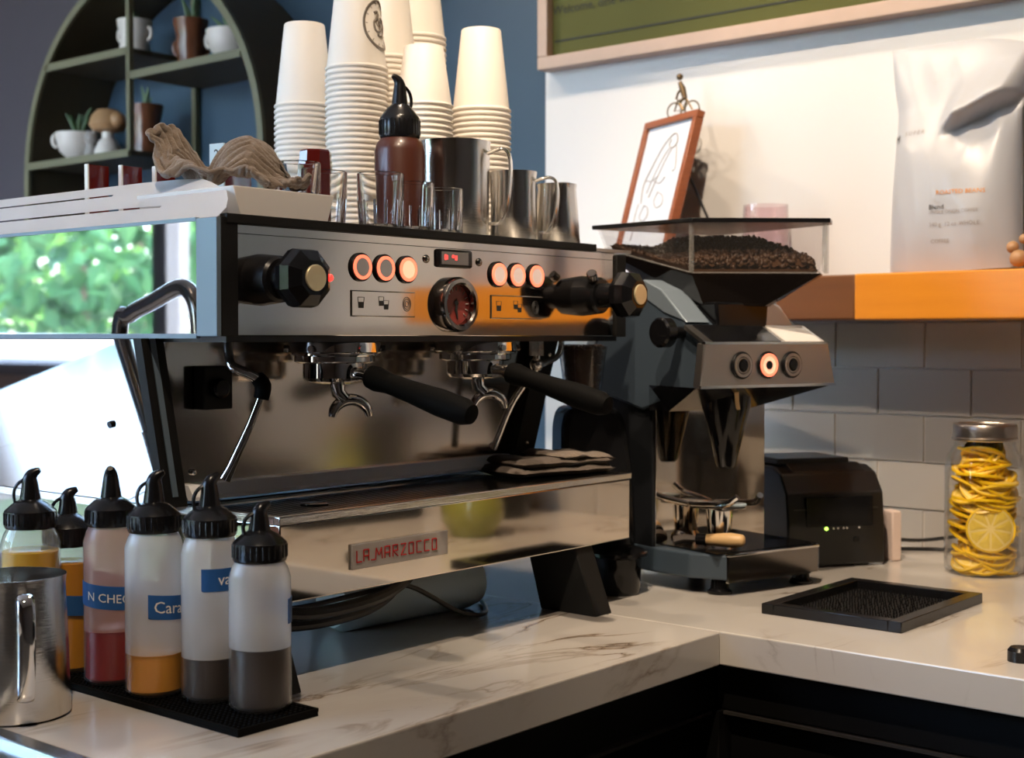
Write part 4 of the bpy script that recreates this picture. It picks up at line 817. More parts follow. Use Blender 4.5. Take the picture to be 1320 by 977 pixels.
54,-152,42 56,-147,32 49,-146,25 44,-139,20 38,-132,16 39,-123,19 34,-118,9 30,-113,15 31,-108,7 29,-101,14 26,-99,25 31,-94,21 38,-92,16 41,-84,17 47,-81,24 46,-84,37 55,-77,46 57,-80,61 69,-68,68 80,-60,74 89,-53,84 99,-53,95 107,-48,105 111,-40,110 116,-32,111 115,-27,99 118,-24,103 127,-27,113 133,-21,106 133,-18,95 145,-18,97 147,-7,90 160,-4,93 168,2,83 164,12,76 176,21,74 171,26,61 180,35,59 174,37,49 175,46,38 174,52,34 179,58,45 176,60,36 173,58,25 174,68,23 178,77,28 182,73,39
60,-151,45 56,-143,43 50,-140,34 51,-137,23 46,-131,20 43,-124,11 41,-116,11 36,-114,18 36,-108,10 38,-99,9 35,-101,18 33,-100,27 38,-92,28 45,-92,23 56,-86,28 59,-79,37 59,-84,53 68,-81,66 80,-77,77 87,-67,87 97,-53,84 102,-45,90 109,-43,99 114,-35,97 121,-38,108 124,-30,107 122,-27,94 128,-26,96 137,-30,106 146,-21,97 145,-15,85 158,-14,90 168,-8,83 168,4,74 175,10,75 172,15,63 182,25,59 176,30,50 184,41,51 184,50,46 180,50,35 184,57,38 183,65,41 183,62,31 180,63,24 183,68,32 181,77,30
68,-154,40 62,-149,33 60,-140,29 48,-131,34 48,-124,29 46,-121,20 47,-115,9 44,-116,23 38,-109,23 44,-105,10 45,-104,20 42,-96,17 44,-102,29 43,-97,37 51,-90,44 67,-84,42 72,-83,56 78,-70,59 88,-64,71 98,-69,86 103,-60,95 108,-45,87 110,-38,89 116,-43,101 119,-34,99 127,-36,107 125,-30,93 134,-34,99 135,-28,88 141,-25,83 155,-22,85 154,-11,78 164,-4,69 178,-3,72 185,11,69 178,13,56 179,21,47 185,33,52 179,37,41 183,42,35 189,53,39 181,53,28 191,60,41 190,69,37 183,62,32 186,69,22 190,72,28
72,-148,45 66,-143,43 61,-137,38 56,-129,36 51,-129,26 52,-127,15 54,-120,12 54,-114,15 46,-109,25 51,-108,13 53,-100,13 51,-94,17 54,-96,26 57,-95,36 59,-98,50 74,-91,53 85,-78,55 86,-77,71 97,-62,71 102,-61,82 112,-62,95 113,-53,98 117,-44,88 118,-36,89 123,-43,103 131,-42,100 127,-36,85 144,-41,93 149,-31,91 150,-26,78 155,-19,72 169,-14,77 170,-6,61 174,3,60 190,3,63 190,15,58 189,25,50 182,28,40 191,36,43 190,44,42 187,47,33 188,52,25 191,58,30 198,65,36 193,65,30 186,57,21 185,68,21
81,-149,43 74,-143,42 68,-143,32 64,-132,34 58,-134,24 59,-126,19 52,-120,24 60,-117,15 52,-114,26 58,-108,19 53,-106,29 61,-99,21 65,-92,27 69,-93,37 73,-96,48 79,-94,62 90,-82,65 98,-73,68 103,-70,80 108,-55,80 111,-54,85 120,-57,97 121,-47,95 124,-41,89 130,-50,96 136,-44,96 133,-36,80 140,-36,80 155,-36,83 164,-26,77 164,-19,65 178,-16,69 184,-5,66 180,1,52 189,6,54 183,12,48 187,18,43 188,25,36 184,34,33 189,42,33 195,48,40 194,54,36 198,53,27 197,60,29 198,68,23 194,63,16 192,59,23
85,-154,35 79,-147,33 73,-137,32 66,-134,40 67,-135,26 64,-127,24 55,-121,32 61,-119,26 67,-117,21 68,-108,21 60,-108,32 60,-104,38 69,-99,34 80,-91,37 83,-86,47 90,-93,58 102,-88,69 104,-78,76 108,-65,74 113,-67,85 117,-60,86 116,-49,86 127,-53,95 125,-46,85 134,-51,88 144,-52,89 149,-43,85 144,-36,73 152,-30,71 168,-33,69 177,-23,65 176,-12,61 188,-11,59 190,-1,56 183,5,45 195,13,50 196,21,50 196,28,45 197,37,41 193,35,33 199,44,35 193,45,28 201,52,34 205,59,34 207,62,25 200,56,17 192,54,17
94,-153,33 89,-147,38 84,-139,40 75,-134,42 71,-130,36 69,-127,24 62,-124,32 61,-117,37 67,-115,31 74,-111,25 74,-103,28 66,-109,39 72,-106,49 84,-95,50 90,-88,47 95,-80,52 101,-74,59 108,-68,66 114,-72,77 112,-60,73 115,-52,78 124,-61,89 132,-55,90 125,-46,79 128,-44,77 137,-44,73 153,-49,77 160,-38,74 158,-32,64 163,-23,57 172,-15,55 182,-17,55 179,-8,52 188,-3,45 195,5,47 187,13,42 198,17,43 203,24,43 202,32,40 201,38,32 194,39,28 197,43,26 196,49,22 206,46,31 206,52,24 209,55,13 199,51,12
98,-146,42 95,-145,31 85,-142,29 82,-134,33 81,-128,40 77,-129,27 73,-120,24 71,-122,37 69,-118,42 75,-110,41 82,-106,29 80,-99,32 84,-102,42 90,-106,52 98,-98,61 105,-87,66 107,-75,58 115,-78,72 115,-68,72 121,-67,81 121,-59,76 123,-55,79 130,-61,83 138,-59,84 144,-53,79 143,-48,71 147,-43,68 162,-42,63 173,-38,63 177,-29,59 172,-19,46 179,-11,48 190,-8,49 196,-5,48 188,1,39 187,8,35 190,17,34 199,19,37 197,25,36 195,30,33 191,31,25 190,37,21 198,42,17 206,40,24 204,46,18 214,47,20 210,45,9
101,-153,39 100,-142,41 94,-138,34 87,-134,26 89,-132,38 86,-127,32 79,-122,34 82,-118,27 79,-116,33 81,-117,43 82,-110,47 90,-102,34 89,-95,37 99,-94,47 107,-94,54 110,-88,60 115,-84,66 112,-70,63 122,-72,72 122,-67,76 130,-65,78 122,-53,69 130,-51,73 136,-56,75 149,-59,74 156,-50,69 154,-44,61 157,-34,54 167,-28,52 181,-29,53 185,-24,51 178,-15,39 182,-6,41 195,-6,41 198,-1,41 196,7,38 199,11,40 195,13,32 196,18,28 197,25,28 204,31,31 198,27,22 202,34,26 202,31,16 205,36,10 215,34,18 219,39,11
106,-150,46 108,-150,36 102,-145,29 95,-137,24 92,-129,29 88,-124,41 89,-123,30 87,-116,35 86,-113,28 87,-113,36 91,-114,45 93,-104,47 97,-95,38 99,-85,40 107,-83,51 117,-86,55 113,-76,57 123,-77,66 117,-65,63 120,-62,69 129,-63,70 138,-65,73 130,-53,63 138,-48,64 148,-54,64 159,-54,61 168,-48,60 172,-37,54 170,-32,47 174,-27,46 185,-21,42 187,-16,44 185,-13,34 188,-6,32 190,1,32 194,6,28 205,5,41 205,13,41 206,19,34 203,19,28 209,25,33 207,22,22 214,31,28 213,27,19 208,21,11 217,26,8 224,29,15
112,-156,47 111,-146,46 108,-139,39 101,-135,33 99,-129,24 97,-129,39 95,-120,40 94,-117,26 95,-113,34 96,-105,31 94,-106,39 102,-109,48 102,-100,48 107,-91,42 108,-80,42 112,-77,49 121,-83,57 119,-70,55 127,-72,67 120,-61,58 128,-59,65 137,-61,65 146,-64,66 141,-54,58 144,-47,53 154,-42,49 166,-40,48 176,-43,50 182,-37,46 186,-32,45 191,-27,46 195,-21,45 196,-14,43 195,-10,35 199,-3,35 194,0,25 203,1,32 205,6,32 202,10,27 212,11,33 209,14,21 213,17,29 220,23,30 222,23,21 217,16,19 217,13,10 227,19,9
120,-162,44 113,-156,35 110,-148,28 107,-139,25 106,-130,23 99,-122,25 103,-121,38 102,-115,29 102,-111,27 103,-113,39 101,-102,33 104,-102,41 112,-103,50 114,-92,50 115,-85,43 123,-82,47 118,-73,50 129,-78,58 127,-71,62 137,-72,63 128,-58,54 135,-59,55 147,-63,56 156,-60,59 153,-52,54 159,-47,44 159,-39,39 168,-35,40 173,-27,37 178,-23,35 190,-31,38 194,-23,37 192,-15,31 201,-16,38 204,-10,35 195,-8,26 203,-4,27 210,-4,33 203,3,22 214,1,29 211,7,18 216,9,24 222,12,30 229,16,28 230,15,18 226,6,17 225,7,7
122,-159,49 121,-151,45 120,-151,31 116,-141,25 110,-134,32 105,-128,33 106,-121,25 109,-121,33 106,-113,26 109,-112,35 111,-107,41 107,-95,36 116,-99,42 123,-97,50 122,-88,51 119,-75,45 129,-78,51 127,-71,51 126,-66,52 136,-74,56 145,-70,56 136,-58,46 144,-54,47 157,-57,47 167,-55,53 171,-52,48 167,-41,38 176,-38,40 182,-33,38 177,-29,30 185,-26,30 186,-21,33 190,-19,26 200,-25,36 204,-18,30 196,-16,23 201,-9,20 210,-13,31 210,-7,21 218,-6,27 215,-5,16 221,2,19 224,-1,29 230,7,26 239,9,23 238,6,11 232,-1,10
130,-155,48 124,-156,40 119,-143,43 117,-136,37 116,-132,29 112,-129,38 113,-127,23 112,-115,24 113,-114,34 112,-107,28 109,-102,28 115,-102,36 118,-91,41 125,-92,40 129,-91,47 127,-82,47 126,-73,42 134,-73,46 128,-64,44 138,-66,51 146,-73,49 154,-69,49 146,-55,39 152,-49,40 165,-51,43 174,-54,46 178,-45,43 174,-38,34 184,-40,41 180,-36,30 188,-31,31 196,-29,31 189,-25,23 195,-24,22 205,-27,29 203,-22,24 204,-17,15 211,-20,25 212,-16,20 219,-15,27 217,-13,14 226,-7,14 229,-9,25 233,-2,19 240,-3,25 247,0,18 244,-7,9
133,-163,46 133,-151,44 128,-143,41 122,-142,32 122,-134,34 119,-130,39 113,-121,41 117,-118,29 115,-111,26 115,-110,33 118,-102,31 120,-98,29 116,-91,31 117,-82,33 125,-81,40 134,-86,46 135,-78,48 130,-72,38 132,-64,34 138,-67,41 147,-63,43 157,-67,45 164,-62,44 154,-54,33 160,-46,32 169,-49,36 181,-52,40 176,-41,31 187,-46,40 191,-39,36 187,-35,24 199,-34,33 194,-33,21 200,-33,26 199,-29,20 209,-28,26 204,-25,14 211,-22,15 216,-26,26 221,-22,26 227,-16,27 226,-16,13 234,-17,18 237,-12,12 240,-13,22 248,-7,25 254,-11,14
136,-165,38 129,-160,33 127,-151,32 128,-143,24 121,-136,22 120,-128,29 125,-125,40 121,-121,41 116,-113,38 119,-110,27 122,-107,38 122,-103,43 126,-96,36 125,-90,31 125,-82,29 131,-77,34 143,-83,45 142,-74,43 137,-70,32 144,-65,33 152,-70,37 149,-61,34 165,-63,39 168,-58,42 161,-50,26 168,-44,29 177,-50,29 182,-51,33 184,-43,28 193,-46,31 189,-41,21 199,-43,27 196,-40,17 201,-36,16 208,-35,29 211,-38,20 208,-34,12 217,-34,23 215,-29,12 222,-23,14 225,-28,24 233,-23,25 231,-21,11 241,-22,9 249,-19,13 244,-17,27 253,-12,26
141,-157,42 136,-156,35 135,-145,36 131,-138,34 130,-135,23 124,-128,21 122,-121,20 125,-120,32 125,-114,41 125,-110,28 124,-102,26 131,-104,39 130,-96,43 131,-92,41 132,-86,35 132,-86,29 137,-78,27 141,-80,36 150,-76,41 144,-71,28 150,-67,28 159,-69,36 157,-60,31 165,-57,31 174,-55,36 171,-49,21 178,-45,22 184,-48,27 190,-53,35 197,-48,36 198,-49,26 195,-48,17 202,-47,22 205,-43,16 207,-42,28 214,-41,28 211,-44,11 217,-37,13 224,-34,19 223,-32,9 231,-28,11 231,-30,24 240,-24,23 242,-29,13 250,-25,23 255,-19,18 252,-16,28
144,-163,41 142,-153,41 135,-152,28 136,-140,30 136,-132,30 130,-131,33 131,-125,24 128,-115,21 132,-117,40 132,-111,39 132,-109,26 129,-98,28 137,-100,38 133,-92,33 140,-92,41 144,-86,39 140,-84,26 143,-78,27 151,-83,39 156,-79,34 160,-73,32 157,-64,26 166,-67,32 174,-62,33 173,-59,28 181,-56,34 177,-51,22 185,-49,18 192,-53,26 194,-57,34 202,-54,32 200,-54,21 203,-52,15 206,-54,24 208,-48,31 213,-49,25 216,-49,16 218,-40,21 222,-45,13 226,-40,9 233,-38,11 239,-33,15 238,-32,24 246,-34,18 252,-29,16 260,-26,23 262,-16,28
146,-164,33 140,-158,28 140,-145,33 144,-141,36 139,-134,38 135,-127,39 133,-124,33 135,-120,23 133,-115,31 140,-115,39 139,-108,39 135,-103,28 136,-99,26 144,-98,37 139,-92,28 148,-93,39 150,-86,34 146,-85,28 148,-82,22 149,-75,21 152,-70,21 159,-63,20 160,-59,22 167,-56,23 176,-59,25 181,-63,32 186,-57,27 186,-57,21 192,-54,15 196,-58,24 198,-62,30 205,-58,30 207,-57,21 210,-53,16 210,-57,28 217,-52,32 218,-54,23 221,-46,29 225,-41,25 230,-45,13 230,-38,22 237,-41,16 234,-37,28 245,-32,27 253,-34,22 249,-25,30 256,-19,36
152,-157,35 148,-149,34 141,-149,24 139,-140,23 138,-132,25 145,-128,36 140,-126,28 141,-120,31 138,-113,21 145,-115,30 147,-108,38 141,-107,27 144,-105,31 144,-99,24 147,-96,30 144,-92,22 152,-91,25 158,-89,33 160,-83,34 157,-79,25 164,-73,26 165,-70,24 170,-64,23 169,-61,15 175,-56,13 182,-61,20 188,-65,30 194,-64,28 195,-61,18 201,-60,12 204,-63,23 205,-67,30 210,-62,28 210,-59,14 217,-59,23 217,-61,33 221,-53,34 222,-53,26 228,-47,29 225,-48,15 232,-48,21 235,-46,26 244,-41,20 242,-39,33 248,-33,33 260,-31,26 253,-26,36
150,-158,27 149,-153,22 147,-143,21 151,-138,30 145,-133,21 148,-129,31 145,-126,21 150,-122,30 144,-118,20 146,-113,20 154,-114,31 151,-108,29 145,-105,19 154,-104,31 156,-98,31 148,-95,18 147,-88,17 154,-84,21 163,-87,28 167,-84,30 169,-77,32 169,-72,31 176,-68,31 176,-67,23 181,-65,13 187,-57,12 191,-66,23 196,-73,29 201,-68,24 205,-70,19 209,-67,15 211,-68,23 211,-68,31 213,-65,16 219,-59,14 220,-61,23 224,-63,34 223,-58,27 228,-53,31 225,-56,18 232,-52,14 239,-49,16 245,-47,21 252,-43,22 255,-40,28 255,-33,38 259,-25,39
158,-154,33 155,-145,30 156,-145,21 152,-139,16 159,-136,25 151,-132,20 156,-128,28 150,-125,15 157,-121,23 148,-116,15 157,-115,24 159,-110,26 152,-108,14 150,-101,17 161,-104,28 162,-95,30 157,-93,23 158,-87,18 153,-79,15 159,-75,22 170,-80,25 175,-72,23 178,-76,29 184,-71,27 186,-68,18 195,-65,7 197,-70,15 198,-77,22 204,-76,29 207,-76,19 211,-73,20 215,-74,17 214,-74,29 219,-69,29 219,-66,13 224,-60,14 225,-60,23 230,-59,24 231,-61,34 234,-53,29 231,-59,15 238,-53,20 241,-51,28 244,-46,33 249,-41,38 265,-38,32 268,-29,35
159,-154,20 165,-151,27 164,-142,26 161,-144,14 160,-135,14 166,-132,25 164,-125,23 159,-129,14 156,-124,8 157,-116,9 165,-116,20 158,-109,13 162,-106,17 153,-103,13 156,-101,19 168,-102,23 169,-94,23 165,-87,19 162,-81,14 159,-73,12 166,-72,19 175,-70,16 180,-79,17 185,-79,23 190,-76,23 201,-76,7 210,-70,8 202,-79,15 201,-85,25 210,-81,24 216,-78,14 217,-81,24 218,-73,22 221,-76,30 223,-71,30 225,-68,13 232,-67,16 230,-66,26 237,-66,23 236,-63,33 235,-60,23 240,-61,15 247,-53,17 252,-50,22 259,-46,29 256,-37,44 264,-31,43
168,-159,18 164,-151,14 174,-146,22 168,-141,10 175,-138,21 175,-130,21 168,-132,9 170,-124,21 164,-124,10 173,-118,14 165,-113,6 170,-109,18 164,-107,8 167,-99,13 160,-101,6 157,-94,12 168,-91,15 172,-90,23 169,-81,22 168,-79,9 167,-71,9 176,-68,8 184,-72,17 189,-81,12 194,-85,19 205,-84,13 211,-79,6 210,-84,15 203,-92,17 211,-90,23 219,-84,10 218,-88,22 223,-80,21 221,-74,13 225,-77,27 230,-75,15 229,-73,26 232,-72,34 238,-74,22 239,-70,32 244,-64,31 240,-57,27 249,-62,18 247,-55,29 252,-53,33 261,-47,40 265,-36,41
179,-154,18 176,-153,10 182,-148,11 182,-137,11 178,-137,10 182,-132,17 180,-125,10 172,-127,9 172,-119,14 174,-116,18 174,-116,7 174,-109,9 173,-105,15 169,-102,7 168,-94,7 158,-94,6 159,-87,11 173,-88,12 175,-83,20 170,-77,17 173,-78,11 180,-78,7 188,-73,6 192,-73,14 197,-77,10 198,-87,9 207,-87,6 212,-88,9 209,-96,12 212,-96,20 218,-93,10 224,-91,16 224,-86,25 224,-80,14 227,-76,15 231,-81,20 233,-74,20 228,-75,33 235,-79,31 241,-79,27 247,-72,27 243,-65,22 250,-62,27 254,-59,25 251,-57,34 251,-51,38 262,-46,39
"""
g = G(); rows = [[g.bm.verts.new((int(p.split(',')[0]) * .00046, int(p.split(',')[1]) * .00048, int(p.split(',')[2]) * .00057)) for p in ln.split()] for ln in CLOTH.strip().splitlines()]
for A, B in zip(rows, rows[1:]):
    for i in range(len(A) - 1): g.bm.faces.new((A[i], B[i], B[i + 1], A[i + 1]))
bmesh.ops.recalc_face_normals(g.bm, faces=g.bm.faces)
for _ in range(2): bmesh.ops.smooth_vert(g.bm, verts=g.bm.verts, factor=.4, use_axis_x=True, use_axis_y=True, use_axis_z=True)
mt4 = Matrix.Translation((.121, .112, TZ + .0385)) @ Matrix.Rotation(R(-50), 4, 'Z') @ Matrix.Translation((-.041, .010, 0))
tw = single('crumpled_towel', g.sm(), 'cloth_brown', 'crumpled brown grey towel heaped on the white dish', 'towel', tuple(mt4.translation), R(-50), sharp=180)
md = tw.modifiers.new('thickness', 'SOLIDIFY'); md.thickness = .0048; md.offset = 0
md = tw.modifiers.new('soften', 'SUBSURF'); md.levels = md.render_levels = 1
# folded towel on the drip tray
ft = thing('folded_towel', 'folded dark brown towel lying on the drip tray grate', 'towel', (.62, .055, .1775), R(-14))
def slab(x0, x1, y0, y1, z, th, seed, curl=0):
    g = G(); n = 26; m = 12; V = {}
    for s_ in (0, 1):
        for i in range(n + 1):
            for j in range(m + 1):
                u, v = i / n, j / m
                e = min(u, 1 - u, v * .6, (1 - v) * .6); rd = min(1, (e / .06)) ** .5
                wv = noise.noise(Vector((u * 4, v * 3, seed))) * .0035
                zz = z + th / 2 + wv * (1 if s_ else .2) + (th / 2 * rd) * (1 if s_ else -1)
                V[s_, i, j] = g.bm.verts.new((x0 + (x1 - x0) * u + noise.noise(Vector((v * 5, seed, 2))) * .004, y0 + (y1 - y0) * v + noise.noise(Vector((u * 5, seed, 7))) * .004, zz + curl * u * u))
    for i in range(n):
        for j in range(m):
            g.bm.faces.new([V[1, a, b] for a, b in ((i, j), (i + 1, j), (i + 1, j + 1), (i, j + 1))])
            g.bm.faces.new([V[0, a, b] for a, b in ((i, j + 1), (i + 1, j + 1), (i + 1, j), (i, j))])
    bmesh.ops.remove_doubles(g.bm, verts=g.bm.verts, dist=.0008)
    bmesh.ops.holes_fill(g.bm, edges=[e for e in g.bm.edges if e.is_boundary])
    return g.sm()
part('lower_fold', slab(-.098, .074, -.05, .055, 0, .013, 1.0), 'cloth_dark', ft)
part('upper_fold', slab(-.085, .070, -.048, .05, .0115, .012, 5.0), 'cloth_dark', ft)
part('top_fold', slab(-.02, .076, -.046, .045, .021, .009, 9.0, -.006), 'cloth_brown', ft)

# ------------------------------------------------------------------ under the machine
single('plastic_bottle', G().lathe([(0, -.14), (.030, -.138), (.037, -.125), (.037, .085), (.034, .10), (.022, .108), (0, .109)], 28, Matrix.Rotation(R(90), 4, 'Y')), 'pale_blue', 'pale blue plastic bottle lying under the machine', 'bottle', (.405, .115, .037), R(-4))
for k, (pts, lab) in enumerate((
    ([(.06, .02, .075), (.12, .0, .062), (.22, -.005, .066), (.30, .02, .082), (.36, .10, .085)], 'black power cable nearest the tray under the machine'),
    ([(.06, .05, .052), (.14, .02, .046), (.24, .02, .052), (.32, .05, .075), (.42, .14, .08)], 'black power cable sagging lowest under the machine'),
    ([(.05, .08, .06), (.16, .06, .056), (.26, .04, .064), (.33, .05, .058), (.40, .03, .018), (.46, .04, .007), (.54, .12, .006)], 'thin black cable curling down to the worktop'))):
    single('power_cable', G().tube(pts, .0075 if k < 2 else .003, 10, smooth=6), 'cable', lab, 'cable', group='cables under the machine')
tp = thing('knock_cup', 'small black flanged cup behind the machine foot', 'cup', (.716, .012, 0))
part('body', G().lathe([(0, 0), (.030, 0), (.032, .004), (.034, .052), (0, .052)], 28), 'black_gloss', tp)
part('flange', G().lathe([(.030, .050), (.043, .056), (.043, .060), (.030, .066), (0, .070)], 28), 'black_gloss', tp)

# small black bean grinder between machine and big grinder
sg = thing('bean_grinder', 'small black grinder with a clear bean cone, right behind the machine', 'grinder', (.760, .092, 0), R(-38))
part('body', G().prism([(-.056, 0), (.060, 0), (.053, .17), (.042, .245), (.028, .264), (-.046, .264), (-.054, .24)], 'y', -.04, .035, .010), 'black_plastic', sg)
part('hopper', G().lathe([(.022, .262), (.026, .272), (.036, .352), (.037, .352), (.024, .270), (.016, .264)], 32, Matrix.Translation((-.014, 0, 0))), 'hopper_glass', sg)

# ------------------------------------------------------------------ big grinder
gd = thing('espresso_grinder', 'large dark blue and steel grinder with a clear bean hopper', 'grinder', (.881, -.128, 0), R(-16))
def D(name, g, mat, parent=None, **k): return part(name, g, mat, parent or gd, **k)
# base tray with chamfered corners
D('base', G().prism([(-.085, -.018), (-.115, .03), (-.125, .10), (-.125, .30), (.105, .30), (.105, -.012), (.088, -.02)], 'z', .022, .058, .003), 'grinder_blue')
D('base_front', G().prism([(-.086, -.022), (.091, -.022), (.094, -.017), (-.086, -.017)], 'z', .020, .056), 'dark_chrome')
D('base_trim', G().box(-.088, .092, -.024, -.016, .056, .0595, .0008).box(-.088, .092, -.0235, -.018, .0185, .0205), 'chrome')
D('base_top', G().box(-.10, .098, -.012, .10, .0585, .0605), 'black_gloss')
for x, y in ((-.078, .006), (.080, .002), (-.085, .24), (.085, .24)):
    D('foot', G().lathe([(0, 0), (.0175, 0), (.0175, .004), (.0135, .008), (.0115, .024), (0, .024)], 24, Matrix.Translation((x, y, 0))), 'black_gloss')
D('column', G().box(-.122, .102, .103, .29, .055, .275, .003), 'black_metal')
D('column_plate', G().box(-.119, .100, .0995, .1035, .058, .268, .001), 'mirror_steel', label='mirror steel column plate')
# head: side profile pushed across, with its flat blue flanks
hp = [(-.030, .296), (-.032, .300), (-.022, .357), (.022, .383), (.078, .430), (.115, .446), (.20, .42), (.262, .338), (.292, .296), (.12, .258), (.02, .285)]
D('head', G().prism(hp, 'x', -.128, .088, .004), 'grinder_blue')
D('head_back_cover', G().prism([(.02, .386), (.076, .434), (.115, .450), (.205, .424), (.268, .338), (.25, .336), (.19, .40), (.11, .42), (.07, .40)], 'x', -.1295, -.085, .002), 'grinder_pale')
g = G(); g.poly([(-.155, -.030, .2955), (.110, -.030, .2955), (.088, .105, .2955), (-.128, .105, .2955), (-.128, .060, .259), (.030, .060, .259), (.030, .104, .259), (-.128, .104, .259)],
       [(0, 1, 2, 3), (0, 4, 5, 1), (1, 5, 6, 2), (2, 6, 7, 3), (3, 7, 4, 0), (4, 7, 6, 5)]); bmesh.ops.recalc_face_normals(g.bm, faces=g.bm.faces)
D('underside', g, 'black_gloss')
fpn = D('front_panel', G().prism([(-.154, .2955), (.110, .2955), (.094, .3575), (-.146, .3575)], 'y', -.036, -.020, .002), 'brushed')
D('panel_edge', G().prism([(-.154, .2945), (.110, .2945), (.110, .2985), (-.154, .2985)], 'y', -.0375, -.034), 'chrome', fpn)
D('panel_edge', G().prism([(-.1465, .3555), (.0945, .3555), (.0945, .359), (-.1465, .359)], 'y', -.0375, -.030), 'chrome', fpn)
for i, x in enumerate((-.078, -.028, .019)):
    b = D('grind_button', G().cyl((x, -.034, .326), (x, -.0395, .326), .0195, n=32, bev=.001), 'black_plastic')
    D('ring_light', ring(x, .326, .0125, .0165, -.0395), 'ring_lamp' if i == 1 else 'brushed', b)
    if i == 1: D('inner_glow', ring(x, .326, .006, .0125, -.0392, .001), 'button_lit', b)
    else: D('inner_ring', ring(x, .326, .0095, .0112, -.0395), 'brushed', b)
    D('button_cap', G().cyl((x, -.038, .326), (x, -.0415, .326), .0062, n=24, bev=.0006), 'black_gloss', b)
# sloped top with display and a white plate painting the steel's glare
def sloped(x0, x1, y0, y1, lift, th=.002):
    f = lambda y: .359 + (y + .028) * (.027 / .05) + lift
    return G().poly and (lambda g: (g.prism([(y0, f(y0) - th), (y1, f(y1) - th), (y1, f(y1)), (y0, f(y0))], 'x', x0, x1), g)[1])(G())
D('top_plate', sloped(-.138, .096, -.031, .016, 0, .006), 'brushed')
dsp = D('display', sloped(-.124, .006, -.029, .014, .0015), 'black_gloss')
D('display_digits', (lambda g: ([g.box(a, a + .011, -.013, -.005, 0, .0006) for a in (-.056, -.041, -.026, -.010)], g.xf(Matrix.Translation((0, 0, .3725)) @ Matrix.Rotation(R(28), 4, 'X')))[1])(G()), 'digit_red', dsp)
D('glare_plate', sloped(.014, .088, -.030, .014, .0016), 'white_plastic', label='glare painted white on the steel top beside the display')
# neck and hopper
D('neck', G().prism([(-.078, .375), (.018, .375), (.022, .416), (-.082, .416)], 'y', .012, .11, .004), 'black_gloss')
D('neck_fin', G().prism([(.020, .372), (.082, .380), (.052, .412), (.020, .420)], 'y', .02, .08, .002), 'brushed')
# clear hopper: wedge shaped box narrowing to the neck
T = {'a': (-.095, .048, .530), 'b': (.068, -.055, .530), 'm': (.100, -.028, .530), 'c': (.105, .215, .530), 'd': (-.125, .232, .530),
     'e': (-.094, .050, .4575), 'f': (.062, -.050, .4575), 'n': (.092, -.024, .4575), 'g': (.100, .208, .500), 'h': (-.118, .222, .500),
     'i': (-.080, .040, .412), 'j': (.000, .000, .412), 'p': (.020, .010, .412), 'k': (.020, .110, .412), 'l': (-.080, .115, .412)}
names = list(T); ix = {n: i for i, n in enumerate(names)}
fc = lambda s_: [tuple(ix[c] for c in f) for f in s_.split()]
g = G(); g.poly([T[n] for n in names], fc('abfe bmnf mcgn cdhg daeh')); bmesh.ops.recalc_face_normals(g.bm, faces=g.bm.faces); bmesh.ops.solidify(g.bm, geom=g.bm.faces[:], thickness=.0025)
hop = D('hopper', g, 'hopper_glass', label='clear plastic bean hopper')
g = G(); g.poly([T[n] for n in names], fc('efji fnpj ngkp ghlk heil')); bmesh.ops.recalc_face_normals(g.bm, faces=g.bm.faces); bmesh.ops.solidify(g.bm, geom=g.bm.faces[:], thickness=.002)
thin_glass('smoked', (.30, .26, .24), .0, .12, (.10, .08, .07), 1.5)
D('hopper_funnel', g, 'smoked', hop)
D('hopper_rim', G().tube([T['e'], T['f'], T['n'], T['g'], T['h']], .0022, 6, closed=True), 'clear_plastic', hop)
g = G()
for n in 'abm': p = T[n]; D('hopper_corner', G().box(p[0] - .003, p[0] + .003, p[1] + .000, p[1] + .004, .459, .530), 'clear_plastic', hop)
D('hopper_lid', G().prism([(-.100, .044), (.070, -.062), (.106, -.032), (.111, .222), (-.131, .239)], 'z', .530, .5365, .001), 'black_plastic')
# coffee beans: a mound of bean shapes
POLY = [T[k][:2] for k in 'efngh']
def inset(x, y):      # distance inside the hopper outline
    d = 9
    for (ax, ay), (bx, by) in zip(POLY, POLY[1:] + POLY[:1]):
        L_ = math.hypot(bx - ax, by - ay); d = min(d, ((bx - ax) * (y - ay) - (by - ay) * (x - ax)) / L_)
    return d
def floor_z(x, y):    # bottom edge of the clear wall rises towards the back
    return .4585 + .0425 * max(0, min(1, (y - .05) / .165))
def mound(x, y):
    return max(floor_z(x, y) + .003, .468 + min(.044, inset(x, y) * .68))
g = G(); nn = 40; V = {}
for i in range(nn + 1):
    for j in range(nn + 1):
        x, y = -.125 + .23 * i / nn, -.055 + .285 * j / nn
        if inset(x, y) > .002: V[i, j] = g.bm.verts.new((x, y, mound(x, y) - .004))
for i in range(nn):
    for j in range(nn):
        q_ = ((i, j), (i + 1, j), (i + 1, j + 1), (i, j + 1))
        if all(k in V for k in q_): g.bm.faces.new([V[k] for k in q_])
lowr = [g.bm.verts.new((T[k][0] * .97, T[k][1] * .97 + .002, T[k][2] + .006)) for k in 'efngh']; bt_ = [g.bm.verts.new((T[k][0] * .95, T[k][1] * .95 + .003, T[k][2] + .002)) for k in 'ijpkl']
for k in range(5): g.bm.faces.new((lowr[k], lowr[(k + 1) % 5], bt_[(k + 1) % 5], bt_[k]))
core = D('bean_fill', g.sm(), 'bean', hop, stuff=True)
bb = bmesh.new(); bmesh.ops.create_icosphere(bb, subdivisions=1, radius=1)
bv = [v.co.copy() for v in bb.verts]; bf = [[v.index for v in f.verts] for f in bb.faces]; bb.free()
vs, fs = [], []
